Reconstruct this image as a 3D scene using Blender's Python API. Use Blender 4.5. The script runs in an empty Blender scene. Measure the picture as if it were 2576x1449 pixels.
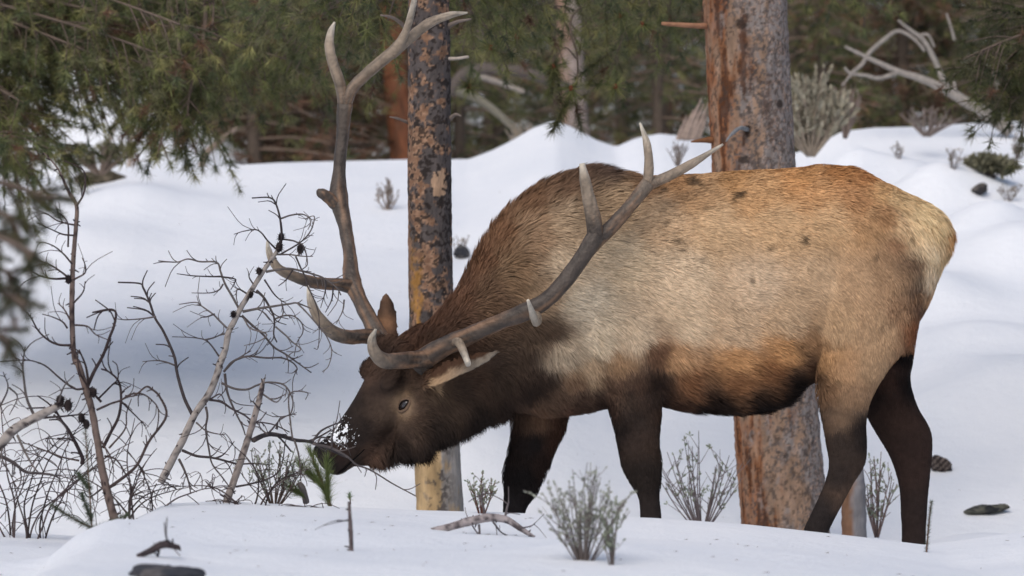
import bpy, math, random
import numpy as np

# ------------------------------------------------------------------ camera, world, sun
scene = bpy.context.scene
CAMZ = 1.0
F = 10500.0                       # focal length in units of a 2576 px wide frame
cam_d = bpy.data.cameras.new("camera"); cam = bpy.data.objects.new("camera", cam_d)
scene.collection.objects.link(cam); scene.camera = cam
cam.location = (0, 0, CAMZ); cam.rotation_euler = (math.radians(90), 0, 0)
cam_d.sensor_width = 36.0; cam_d.lens = 36.0 * F / 2576.0
cam_d.clip_start = 0.1; cam_d.clip_end = 1000
cam_d.dof.use_dof = True; cam_d.dof.focus_distance = 14.3; cam_d.dof.aperture_fstop = 5.2

SUN_EL, SUN_AZ = math.radians(48), math.radians(205)     # azimuth clockwise from +Y: behind the camera, a little left
world = bpy.data.worlds.new("World"); scene.world = world; world.use_nodes = True
wn = world.node_tree.nodes; wl = world.node_tree.links
sky = wn.new('ShaderNodeTexSky'); sky.sky_type = 'NISHITA'; sky.sun_disc = False
sky.sun_elevation = SUN_EL; sky.sun_rotation = SUN_AZ
sky.air_density = 1.0; sky.dust_density = 4.0; sky.ozone_density = 1.0
wl.new(sky.outputs[0], wn['Background'].inputs[0]); wn['Background'].inputs[1].default_value = 0.14
sd = bpy.data.lights.new("sun", 'SUN'); sd.energy = 1.0; sd.angle = math.radians(45); sd.color = (1.0, 0.985, 0.965)
so = bpy.data.objects.new("sun", sd); scene.collection.objects.link(so)
from mathutils import Vector
sdir = Vector((math.sin(SUN_AZ)*math.cos(SUN_EL), math.cos(SUN_AZ)*math.cos(SUN_EL), math.sin(SUN_EL)))
so.rotation_euler = sdir.to_track_quat('Z', 'Y').to_euler(); so.location = (-5, -5, 12)
scene.view_settings.view_transform = 'Standard'; scene.view_settings.look = 'None'
scene.view_settings.gamma = 1; scene.view_settings.exposure = -0.12
try: scene.view_settings.use_curve_mapping = False
except Exception: pass

rng = np.random.default_rng(7); random.seed(7)
C = scene.collection

# ------------------------------------------------------------------ helpers
def P(px, py, Y):
    return np.array([(px-1288.0)/F*Y, Y, CAMZ+(724.5-py)/F*Y])
def srgb(c):
    c = np.asarray(c, float)/255.0
    return np.where(c <= .04045, c/12.92, ((c+.055)/1.055)**2.4)
def lin(r, g, b): 
    v = srgb((r, g, b)); return (float(v[0]), float(v[1]), float(v[2]), 1)
def hsh(i, j, k, s):
    n = (i*374761393 + j*668265263 + k*1274126177 + s*974634777) & 0xffffffff
    n = ((n ^ (n >> 13))*1274126177) & 0xffffffff
    n = ((n ^ (n >> 16))*2246822519) & 0xffffffff
    return ((n ^ (n >> 13)) & 0xffff)/65535.0
def vnoise(p, scale=1.0, s=0):
    p = np.asarray(p, float)*scale
    i = np.floor(p).astype(np.int64); f = p-i; f = f*f*(3-2*f)
    r = 0
    for a in (0, 1):
        for b in (0, 1):
            for c in (0, 1):
                w = (f[..., 0] if a else 1-f[..., 0])*(f[..., 1] if b else 1-f[..., 1])*(f[..., 2] if c else 1-f[..., 2])
                r = r + w*hsh(i[..., 0]+a, i[..., 1]+b, i[..., 2]+c, s)
    return r*2-1
ROT = np.array([[.36, .48, -.8], [-.8, .6, 0], [.48, .64, .6]])
def fbm(p, scale=1.0, s=0, o=3):
    r = 0; a = 1; t = 0; p = np.asarray(p, float)
    for k in range(o):
        p = p@ROT
        r = r+a*vnoise(p, scale*2**k, s+k*17); t += a; a *= .5
    return r/t

def mesh_obj(name, V, Fc, m, parent=None, col=None, smooth=True):
    """V (n,3); Fc: list of arrays (m,3)/(m,4) or a single array."""
    me = bpy.data.meshes.new(name)
    if not isinstance(Fc, list): Fc = [Fc]
    Fc = [np.asarray(f, np.int32) for f in Fc if len(f)]
    loops = np.concatenate([f.ravel() for f in Fc]); 
    sizes = np.concatenate([np.full(len(f), f.shape[1], np.int32) for f in Fc])
    starts = np.concatenate([[0], np.cumsum(sizes)[:-1]]).astype(np.int32)
    me.vertices.add(len(V)); me.vertices.foreach_set('co', np.asarray(V, np.float32).ravel())
    me.loops.add(len(loops)); me.loops.foreach_set('vertex_index', loops.astype(np.int32))
    me.polygons.add(len(sizes)); me.polygons.foreach_set('loop_start', starts); me.polygons.foreach_set('loop_total', sizes)
    me.polygons.foreach_set('use_smooth', np.full(len(sizes), smooth))
    me.update(calc_edges=True); me.validate()
    if col is not None:
        ca = me.color_attributes.new('Col', 'FLOAT_COLOR', 'POINT')
        cc = np.ones((len(V), 4), np.float32); cc[:, :3] = col; ca.data.foreach_set('color', cc.ravel())
    me.materials.append(m)
    o = bpy.data.objects.new(name, me); C.objects.link(o)
    if parent is not None:
        o.parent = parent
        o.matrix_parent_inverse.identity()
        o.location = -Vector(parent['_loc']) if '_loc' in parent else -parent.location
    return o
def thing(name, label, cat, loc, group=None, kind=None):
    o = bpy.data.objects.new(name, None); C.objects.link(o); o.location = loc; o.empty_display_size = .1
    o['label'] = label; o['category'] = cat
    if group: o['group'] = group
    if kind: o['kind'] = kind
    return o
def tag(o, label=None, cat=None, group=None, kind=None):
    for k, v in (('label', label), ('category', cat), ('group', group), ('kind', kind)):
        if v: o[k] = v
    return o

class MB:
    """collects verts / faces / colours for one mesh"""
    def __init__(s): s.V = []; s.T = []; s.Q = []; s.c = []; s.n = 0
    def add(s, V, T=None, Q=None, col=(.5, .5, .5)):
        V = np.asarray(V, float)
        if T is not None and len(T): s.T.append(np.asarray(T)+s.n)
        if Q is not None and len(Q): s.Q.append(np.asarray(Q)+s.n)
        c = np.asarray(col, float)
        if c.ndim == 1: c = np.tile(c, (len(V), 1))
        s.V.append(V); s.c.append(c); s.n += len(V)
    def build(s, name, m, parent=None, smooth=True):
        Fc = []
        if s.T: Fc.append(np.concatenate(s.T))
        if s.Q: Fc.append(np.concatenate(s.Q))
        return mesh_obj(name, np.concatenate(s.V), Fc, m, parent, np.concatenate(s.c), smooth)

def catmull(pts, n):
    pts = np.asarray(pts, float); m = len(pts)
    if m == 2: 
        t = np.linspace(0, 1, n)[:, None]; return pts[0]*(1-t)+pts[1]*t
    p = np.vstack([2*pts[0]-pts[1], pts, 2*pts[-1]-pts[-2]])
    u = np.linspace(0, m-1-1e-9, n); i = u.astype(int); t = (u-i)[:, None]
    a, b, c, d = p[i], p[i+1], p[i+2], p[i+3]
    return .5*((2*b)+(-a+c)*t+(2*a-5*b+4*c-d)*t*t+(-a+3*b-3*c+d)*t**3)
def frames(pts):
    T = np.gradient(pts, axis=0); T /= np.linalg.norm(T, axis=1)[:, None]+1e-12
    N = np.zeros_like(T); r = np.array([0, 1., 0]) if abs(T[0, 1]) < .9 else np.array([1., 0, 0])
    n = r-T[0]*np.dot(r, T[0]); n /= np.linalg.norm(n)
    for i in range(len(pts)):
        n = n-T[i]*np.dot(n, T[i]); n /= np.linalg.norm(n)+1e-12; N[i] = n
    return T, N, np.cross(T, N)
def rings(R):
    """R (k,n,3) closed rings -> verts, quads, tris with capped ends"""
    k, n = R.shape[:2]; V = R.reshape(-1, 3)
    i = np.arange(k-1)[:, None]*n; j = np.arange(n)[None]; j2 = (j+1) % n
    Q = np.stack([i+j, i+j2, i+n+j2, i+n+j], -1).reshape(-1, 4)
    V = np.vstack([V, R[0].mean(0), R[-1].mean(0)]); a, b = k*n, k*n+1
    j = np.arange(n); j2 = (j+1) % n
    T = np.vstack([np.stack([np.full(n, a), j2, j], -1), np.stack([np.full(n, b), (k-1)*n+j, (k-1)*n+j2], -1)])
    return V, Q, T
def tube(mb, pts, rad, n=8, seg=None, col=(.3, .3, .3), rough=0., nscale=20, squash=None, colf=None, seed=0):
    pts = np.asarray(pts, float); rad = np.asarray(rad, float)
    if rad.ndim == 0: rad = np.full(len(pts), float(rad))
    if len(rad) == 2 and len(pts) > 2: rad = np.interp(np.linspace(0, 1, len(pts)), [0, 1], rad)
    seg = seg or max(4, (len(pts)-1)*4+1)
    p = catmull(pts, seg); r = np.interp(np.linspace(0, len(rad)-1, seg), np.arange(len(rad)), rad)
    T, N, B = frames(p); a = np.linspace(0, 2*math.pi, n, endpoint=False)
    sq = 1. if squash is None else squash
    R = p[:, None]+r[:, None, None]*(np.cos(a)[None, :, None]*N[:, None]*sq+np.sin(a)[None, :, None]*B[:, None])
    if rough:
        d = R-p[:, None]; R = p[:, None]+d*(1+rough*fbm(R, nscale, seed)[..., None])
    if squash is not None:
        d = R-p[:, None]; G = np.stack([np.cos(a)[None]*2.2+0*r[:, None], np.sin(a)[None]*2.2+0*r[:, None], np.linspace(0, seg/14, seg)[:, None]+0*a[None]], -1)
        R = p[:, None]+d*(1+.11*fbm(G, 1.4, 77)[..., None])
    V, Q, Tt = rings(R)
    c = col if colf is None else colf(V, np.concatenate([np.repeat(np.linspace(0, 1, seg), n), [0, 1]]))
    mb.add(V, Tt, Q, c)

# ------------------------------------------------------------------ materials
def new_mat(name):
    m = bpy.data.materials.new(name); m.use_nodes = True
    nt = m.node_tree; b = nt.nodes['Principled BSDF']
    return m, nt, b, nt.nodes, nt.links
def vcol_mat(name, rough=.8, spec=.2, var=.25, vscale=30., bump=0., bscale=80., coord='Object', stretch=(1, 1, 1), sss=0):
    m, nt, b, N, L = new_mat(name)
    a = N.new('ShaderNodeVertexColor'); a.layer_name = 'Col'
    tc = N.new('ShaderNodeTexCoord'); mp = N.new('ShaderNodeMapping'); mp.inputs['Scale'].default_value = stretch
    L.new(tc.outputs[coord], mp.inputs[0])
    nz = N.new('ShaderNodeTexNoise'); nz.inputs['Scale'].default_value = vscale; nz.inputs['Detail'].default_value = 5
    L.new(mp.outputs[0], nz.inputs[0])
    mr = N.new('ShaderNodeMapRange'); mr.inputs[1].default_value = .25; mr.inputs[2].default_value = .75
    mr.inputs[3].default_value = 1-var; mr.inputs[4].default_value = 1+var
    L.new(nz.outputs[0], mr.inputs[0])
    mx = N.new('ShaderNodeVectorMath'); mx.operation = 'SCALE'
    L.new(a.outputs[0], mx.inputs[0]); L.new(mr.outputs[0], mx.inputs['Scale'])
    L.new(mx.outputs[0], b.inputs['Base Color'])
    b.inputs['Roughness'].default_value = rough; b.inputs['Specular IOR Level'].default_value = spec
    if sss: b.inputs['Subsurface Weight'].default_value = sss
    if bump:
        n2 = N.new('ShaderNodeTexNoise'); n2.inputs['Scale'].default_value = bscale; n2.inputs['Detail'].default_value = 6
        L.new(mp.outputs[0], n2.inputs[0]); bp = N.new('ShaderNodeBump'); bp.inputs['Strength'].default_value = bump
        bp.inputs['Distance'].default_value = .01; L.new(n2.outputs[0], bp.inputs['Height']); L.new(bp.outputs[0], b.inputs['Normal'])
    return m
def snow_mat():
    m, nt, b, N, L = new_mat('snow')
    tc = N.new('ShaderNodeTexCoord')
    n1 = N.new('ShaderNodeTexNoise'); n1.inputs['Scale'].default_value = 1.3; n1.inputs['Detail'].default_value = 6
    L.new(tc.outputs['Object'], n1.inputs[0])
    cr = N.new('ShaderNodeValToRGB'); cr.color_ramp.elements[0].position = .3; cr.color_ramp.elements[1].position = .7
    cr.color_ramp.elements[0].color = (.80, .835, .885, 1); cr.color_ramp.elements[1].color = (.87, .895, .93, 1)
    L.new(n1.outputs[0], cr.inputs[0]); L.new(cr.outputs[0], b.inputs['Base Color'])
    b.inputs['Roughness'].default_value = .65; b.inputs['Specular IOR Level'].default_value = .25
    n2 = N.new('ShaderNodeTexNoise'); n2.inputs['Scale'].default_value = 9; n2.inputs['Detail'].default_value = 9; n2.inputs['Roughness'].default_value = .65
    L.new(tc.outputs['Object'], n2.inputs[0]); bp = N.new('ShaderNodeBump'); bp.inputs['Strength'].default_value = .35
    bp.inputs['Distance'].default_value = .04; L.new(n2.outputs[0], bp.inputs['Height'])
    n3 = N.new('ShaderNodeTexNoise'); n3.inputs['Scale'].default_value = 90; n3.inputs['Detail'].default_value = 4
    b3 = N.new('ShaderNodeBump'); b3.inputs['Strength'].default_value = .35; b3.inputs['Distance'].default_value = .006
    L.new(tc.outputs['Object'], n3.inputs[0]); L.new(n3.outputs[0], b3.inputs['Height']); L.new(bp.outputs[0], b3.inputs['Normal']); L.new(b3.outputs[0], b.inputs['Normal'])
    return m
M = dict(
    fur=vcol_mat('fur', .85, .08, .12, 60),
    skin=vcol_mat('hide', .8, .1, .2, 60, .3, 200),
    antler=vcol_mat('antler', .5, .35, .35, 26, .7, 70, stretch=(1, 1, 1)),
    bark=vcol_mat('bark', .9, .1, .3, 28, .8, 60, stretch=(1, 1, .35)),
    twig=vcol_mat('dead_wood', .85, .1, .25, 40, .3, 150),
    needle=vcol_mat('needles', .6, .25, .15, 12),
    leaf=vcol_mat('sage_leaf', .8, .15, .1, 20),
    rock=vcol_mat('weathered_bark', .9, .1, .4, 25, .8, 40),
    snow=snow_mat())
def plain(name, c, rough, spec=.5):
    m, nt, b, N, L = new_mat(name); b.inputs['Base Color'].default_value = c
    b.inputs['Roughness'].default_value = rough; b.inputs['Specular IOR Level'].default_value = spec
    nz = N.new('ShaderNodeTexNoise'); nz.inputs['Scale'].default_value = 60
    bp = N.new('ShaderNodeBump'); bp.inputs['Strength'].default_value = .05; L.new(nz.outputs[0], bp.inputs['Height']); L.new(bp.outputs[0], b.inputs['Normal'])
    return m
M['eye'] = plain('eye_wet', (.03, .027, .03, 1), .12, .9)

# ------------------------------------------------------------------ terrain
LIPY = 13.3
lip = np.array([(-900, 1330), (0, 1338), (230, 1352), (300, 1345), (350, 1300), (420, 1266), (560, 1262), (850, 1275), (1050, 1284), (1270, 1290),
                (1650, 1304), (1880, 1320), (2170, 1352), (2330, 1372), (2420, 1362), (2576, 1338), (3400, 1320)], float)
RY = 27.0
ridge = np.array([(-2500, 440), (-400, 480), (0, 452), (220, 440), (330, 418), (420, 412), (510, 420), (560, 417), (700, 409), (1020, 401), (1180, 400), (1240, 377), (1290, 352), (1340, 322),
                  (1395, 303), (1440, 320), (1500, 352), (1550, 369), (1600, 347), (1660, 336), (1740, 345), (1830, 372), (1950, 400), (2040, 372), (2120, 330), (2200, 321),
                  (2330, 318), (2450, 309), (2576, 305), (3200, 330), (5000, 400)], float)
lx = (lip[:, 0]-1288)/F*LIPY; lz = CAMZ+(724.5-lip[:, 1])/F*LIPY
rx = (ridge[:, 0]-1288)/F*RY; rz = CAMZ+(724.5-ridge[:, 1])/F*RY
def sst(a, b, x):
    t = np.clip((x-a)/(b-a), 0, 1); return t*t*(3-2*t)
MOUNDS = []   # (px,py,Y,radius,height)
def ground(X, Y):
    X = np.asarray(X, float); Y = np.asarray(Y, float)
    p = np.stack([X, Y, 0*X], -1)
    zl = np.interp(X, lx, lz); zr = np.interp(X, rx, rz)
    zf = zl+0.02*sst(9, 12.8, Y)*0+(.05*fbm(p, .9, 3))*sst(13.2, 12.2, Y)*1.0
    zf = zf-.75*(1-sst(3, 9.5, Y))
    zd = -.04-.08*sst(15.5, 17.5, Y)+.02*fbm(p, 1.2, 5)                                   # hollow where the elk stands
    z = np.where(Y < LIPY, zf, zl+(zd-zl)*sst(LIPY, 14.5, Y))
    t = np.clip((Y-17.6)/(RY-17.6), 0, 1)
    prof = np.where(t < .12, t*t/.24, t-.06)/.94
    zb = zd+(zr-zd)*prof+.05*fbm(p, .45, 9)*np.sin(math.pi*t)+.03*fbm(p, 1.6, 21)*np.sin(math.pi*t)
    z = np.where(Y > 17.6, zb, z)
    back = zr-.45*sst(RY, RY+2.5, Y)+ .3*fbm(p, .3, 31)*sst(RY+1, RY+5, Y)
    far = 1.2+ (Y-34)*.045 + np.clip(Y-62, 0, 200)*.22
    b2 = back+(far-back)*sst(RY+2, 38, Y)
    z = np.where(Y > RY, b2, z)
    for (mx, my, mr, mh) in MOUNDS:
        z = z+mh*np.exp(-(((X-mx)**2+(Y-my)**2)/mr**2))
    return z
def mound(px, Y, r, h): MOUNDS.append(((px-1288)/F*Y, Y, r, h))
for a in [(2120, 25.6, .22, .16), (2075, 24.6, .2, .14), (2260, 25.5, .3, .12), (2330, 24.8, .26, .16), (2420, 25, .3, .16), (2500, 24, .3, .2), (2570, 23.4, .35, .2),
          (2230, 23.6, .3, .10), (2350, 22.6, .35, .12), (2480, 21.5, .4, .15), (2600, 20.5, .5, .2), (215, 32.5, 1.5, 1.05), (40, 33, 1.3, .8), (330, 31.5, .8, .3), (725, 34, .8, .3), (665, 33, .6, .2), (1170, 31.5, .3, .5), (1170, 19.5, .3, .13), (1250, 20, .4, .12), (2480, 16.6, .35, .12),
          (330, 25.5, .5, .14), (150, 24.5, .5, .12), (700, 11.8, .4, .02), (1500, 11.0, .18, .03), (1900, 11.2, .8, .02), (240, 11.5, .25, .03), (60, 11.2, .3, .04), (860, 12.4, .25, .012)]: mound(*a)
def hit(px, py, y0=9.0, y1=60.):
    Y = np.arange(y0, y1, .01); X = (px-1288)/F*Y; Z = CAMZ+(724.5-py)/F*Y
    g = ground(X, Y); k = np.argmax(g >= Z)
    return np.array([X[k], Y[k], g[k]])
xs = np.concatenate([-np.geomspace(90, 5.2, 34), np.linspace(-5, 5, 300), np.geomspace(5.2, 90, 34)])
ys = np.concatenate([np.linspace(-40, 8, 40), np.linspace(8.1, 16, 240), np.linspace(16.04, 30, 300), np.linspace(30.3, 60, 70), np.geomspace(61, 260, 30)])
GX, GY = np.meshgrid(xs, ys); GZ = ground(GX, GY)
nx, ny = len(xs), len(ys); ii = (np.arange(ny-1)[:, None]*nx+np.arange(nx-1)[None]).ravel()
go = mesh_obj('snow_ground', np.stack([GX, GY, GZ], -1).reshape(-1, 3), np.stack([ii, ii+1, ii+nx+1, ii+nx], -1), M['snow'])
tag(go, 'smooth white snow slope with a ridge behind and a drift in front', 'snow', kind='structure')

# ------------------------------------------------------------------ the elk
EY = 15.0
elk = thing('elk', 'big bull elk with wide pale-tipped antlers grazing head down in the snow', 'elk', tuple(P(1760, 1440, EY)))
body = MB()
def ell_section(top, bot, hw, n=28, p=2.15):
    top = np.array(top); bot = np.array(bot); c = (top+bot)/2; u = (top-bot)/2
    a = np.linspace(0, 2*math.pi, n, endpoint=False)
    ca, sa = np.cos(a), np.sin(a)
    ex = 2/p; cu = np.sign(ca)*abs(ca)**ex; su = np.sign(sa)*abs(sa)**ex
    return c+cu[:, None]*u+su[:, None]*np.array(hw)
def loft(secs, seg):
    S = np.array([np.concatenate([s[0], s[1], s[2]]) for s in secs]); S = catmull(S, seg)
    R = np.array([ell_section(s[:3], s[3:6], s[6:9]) for s in S])
    V, Q, T = rings(R); body.add(V, T, Q)
I = 8   # inset in px so that the hair reaches the outline
torso = [(2394, 578, 2388, 628, .02, .0), (2368, 538, 2362, 690, .085, 0), (2318, 506, 2325, 780, .155, 0), (2240, 470, 2270, 860, .205, 0), (2160, 430, 2180, 920, .235, 0),
         (2060, 420, 2060, 945, .25, 0), (1950, 427, 1960, 1015, .275, 0), (1830, 432, 1840, 1036, .29, 0), (1700, 444, 1720, 1028, .28, 0), (1600, 446, 1620, 1018, .255, -.01),
         (1500, 432, 1500, 1030, .235, -.02), (1400, 452, 1385, 1046, .215, -.03), (1305, 512, 1300, 1030, .185, -.05), (1232, 600, 1228, 1055, .165, -.07),
         (1166, 722, 1140, 1095, .15, -.09), (1095, 800, 1060, 1130, .135, -.11), (1052, 842, 1022, 1143, .10, -.11), (1030, 930, 985, 1150, .05, -.12)]
loft([(P(a, b, EY+e), P(c, d, EY+e), (0, w, 0)) for a, b, c, d, w, e in torso], 90)
legs = [
 (-.13, [(2080, 2322, 740, .11), (2062, 2300, 840, .105), (2054, 2238, 925, .088), (2060, 2194, 1000, .068), (2068, 2180, 1060, .052), (2078, 2182, 1120, .043), (2084, 2176, 1170, .038), (2072, 2146, 1220, .034), (2045, 2114, 1280, .031), (2018, 2084, 1340, .031), (2004, 2062, 1400, .036), (1975, 2045, 1520, .045)]),
 (.14, [(2140, 2318, 770, .09), (2165, 2300, 870, .085), (2160, 2290, 950, .072), (2168, 2308, 1020, .056), (2200, 2343, 1085, .045), (2238, 2345, 1150, .04), (2260, 2338, 1220, .034), (2266, 2332, 1300, .031), (2267, 2330, 1370, .032), (2258, 2330, 1520, .045)]),
 (-.13, [(1510, 1655, 800, .085), (1508, 1662, 900, .085), (1522, 1664, 1000, .07), (1541, 1662, 1060, .056), (1553, 1660, 1120, .048), (1564, 1665, 1175, .046), (1585, 1661, 1215, .04), (1605, 1659, 1250, .034), (1610, 1665, 1305, .032), (1612, 1668, 1390, .036), (1600, 1676, 1520, .048)]),
 (.10, [(1300, 1430, 880, .08), (1292, 1430, 1000, .07), (1292, 1424, 1060, .056), (1282, 1404, 1120, .05), (1267, 1372, 1190, .046), (1267, 1350, 1240, .04), (1264, 1322, 1290, .034), (1262, 1318, 1370, .034), (1250, 1328, 1520, .048)])]
for off, L_ in legs:
    loft([(P(a, y, EY+off), P(b, y, EY+off), (0, w, 0)) for a, b, y, w in L_], 60)
# head frame
HO = P(1000, 872, EY-.13)
hF = np.array([-.6, -.13, -.77]); hF /= np.linalg.norm(hF)
hL = np.array([.55, -.78, -.30]); hL -= hF*np.dot(hF, hL); hL /= np.linalg.norm(hL)
hU = np.cross(hF, hL)
def H(s, l, u): return HO+hF*s+hL*l+hU*u
hs = [(-.12, -.05, -.25, .085), (-.05, -.01, -.25, .095), (.02, .012, -.24, .098), (.08, .012, -.225, .098), (.13, .006, -.235, .1), (.18, -.002, -.235, .094), (.24, -.008, -.222, .078), (.31, -.012, -.203, .066),
      (.38, -.010, -.180, .058), (.43, -.008, -.162, .057), (.465, -.016, -.148, .053), (.487, -.035, -.135, .044), (.5, -.06, -.115, .022)]
loft([(H(s, 0, a), H(s, 0, b), tuple(hL*w)) for s, a, b, w in hs], 60)
loft([(P(a, b, EY-.08), P(c, d, EY-.08), tuple(hL*w)) for a, b, c, d, w in ((1080, 960, 1070, 1138, .08), (1010, 1000, 995, 1150, .07), (955, 1050, 935, 1163, .052), (915, 1085, 892, 1172, .038), (890, 1110, 868, 1172, .02))], 24)
def ellipsoid(c, ax, n=14, mb=body, col=(.5, .5, .5)):
    th = np.linspace(.12, math.pi-.12, n); ph = np.linspace(0, 2*math.pi, 2*n, endpoint=False)
    A = np.array(ax)
    R = np.array([[c+A[0]*math.sin(t)*math.cos(f)+A[1]*math.sin(t)*math.sin(f)+A[2]*math.cos(t) for f in ph] for t in th])
    V, Q, T = rings(R); mb.add(V, T, Q, col)
def ball(px, py, dy, rx_, ry_, rz_, rot=0):
    c_, s_ = math.cos(rot), math.sin(rot)
    ellipsoid(P(px, py, EY+dy), [np.array([c_, 0, s_])*rx_, np.array([0, 1, 0])*ry_, np.array([-s_, 0, c_])*rz_])
for sg in (-1, 1):
    ball(1560, 800, sg*.16, .17, .115, .30, .25)      # shoulder
    ball(2170, 720, sg*.15, .20, .115, .30, -.2)      # haunch
    ellipsoid(H(.115, sg*.072, -.012), [hF*.045, hL*.035, hU*.024])   # brow
    ellipsoid(H(.22, sg*.05, -.10), [hF*.1, hL*.035, hU*.05])        # cheek
    ellipsoid(H(.455, sg*.036, -.035), [hF*.03, hL*.02, hU*.022])     # nostril rim
    ellipsoid(H(.02, sg*.055, .0), [hF*.04, hL*.032, hU*.045])        # antler pedicle
# ears: cupped leaves as flattened lofts
def ear(pts, side, wid, thick):
    pts = catmull(pts, 14); t = np.linspace(0, 1, 14)
    w = wid*np.interp(t, [0, .15, .45, .75, .93, 1], [.5, .75, 1, .75, .3, .08])
    T, _, _ = frames(pts); side = np.array(side, float)
    R = []
    for i in range(14):
        s = side-T[i]*np.dot(side, T[i]); s /= np.linalg.norm(s); nn = np.cross(T[i], s)
        a = np.linspace(0, 2*math.pi, 20, endpoint=False)
        x = np.cos(a)*w[i]; y = np.sin(a)*thick; y = y+.55*(x/wid)**2*wid*1.0
        R.append(pts[i]+x[:, None]*s+y[:, None]*nn)
    V, Q, Tt = rings(np.array(R)); body.add(V, Tt, Q)
ear([P(1062, 965, EY-.25), P(1110, 950, EY-.29), P(1180, 918, EY-.33), P(1258, 882, EY-.34)], (.35, .35, .85), .052, .007)
ear([P(985, 862, EY-.03), P(978, 820, EY-.0), P(973, 775, EY+.02), P(970, 735, EY+.02)], (1, .25, 0), .046, .008)
tmp = body.build('tmp_body', M['skin'])
rm = tmp.modifiers.new('r', 'REMESH'); rm.mode = 'VOXEL'; rm.voxel_size = .0085; rm.use_smooth_shade = True
sm = tmp.modifiers.new('s', 'SMOOTH'); sm.factor = .5; sm.iterations = 7
dg = bpy.context.evaluated_depsgraph_get(); ev = tmp.evaluated_get(dg); me = ev.to_mesh()
BV = np.zeros(len(me.vertices)*3, np.float32); me.vertices.foreach_get('co', BV); BV = BV.reshape(-1, 3).astype(float)
me.calc_loop_triangles(); BT = np.zeros(len(me.loop_triangles)*3, np.int32); me.loop_triangles.foreach_get('vertices', BT); BT = BT.reshape(-1, 3)
ev.to_mesh_clear(); td = tmp.data; bpy.data.objects.remove(tmp); bpy.data.meshes.remove(td)

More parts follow.
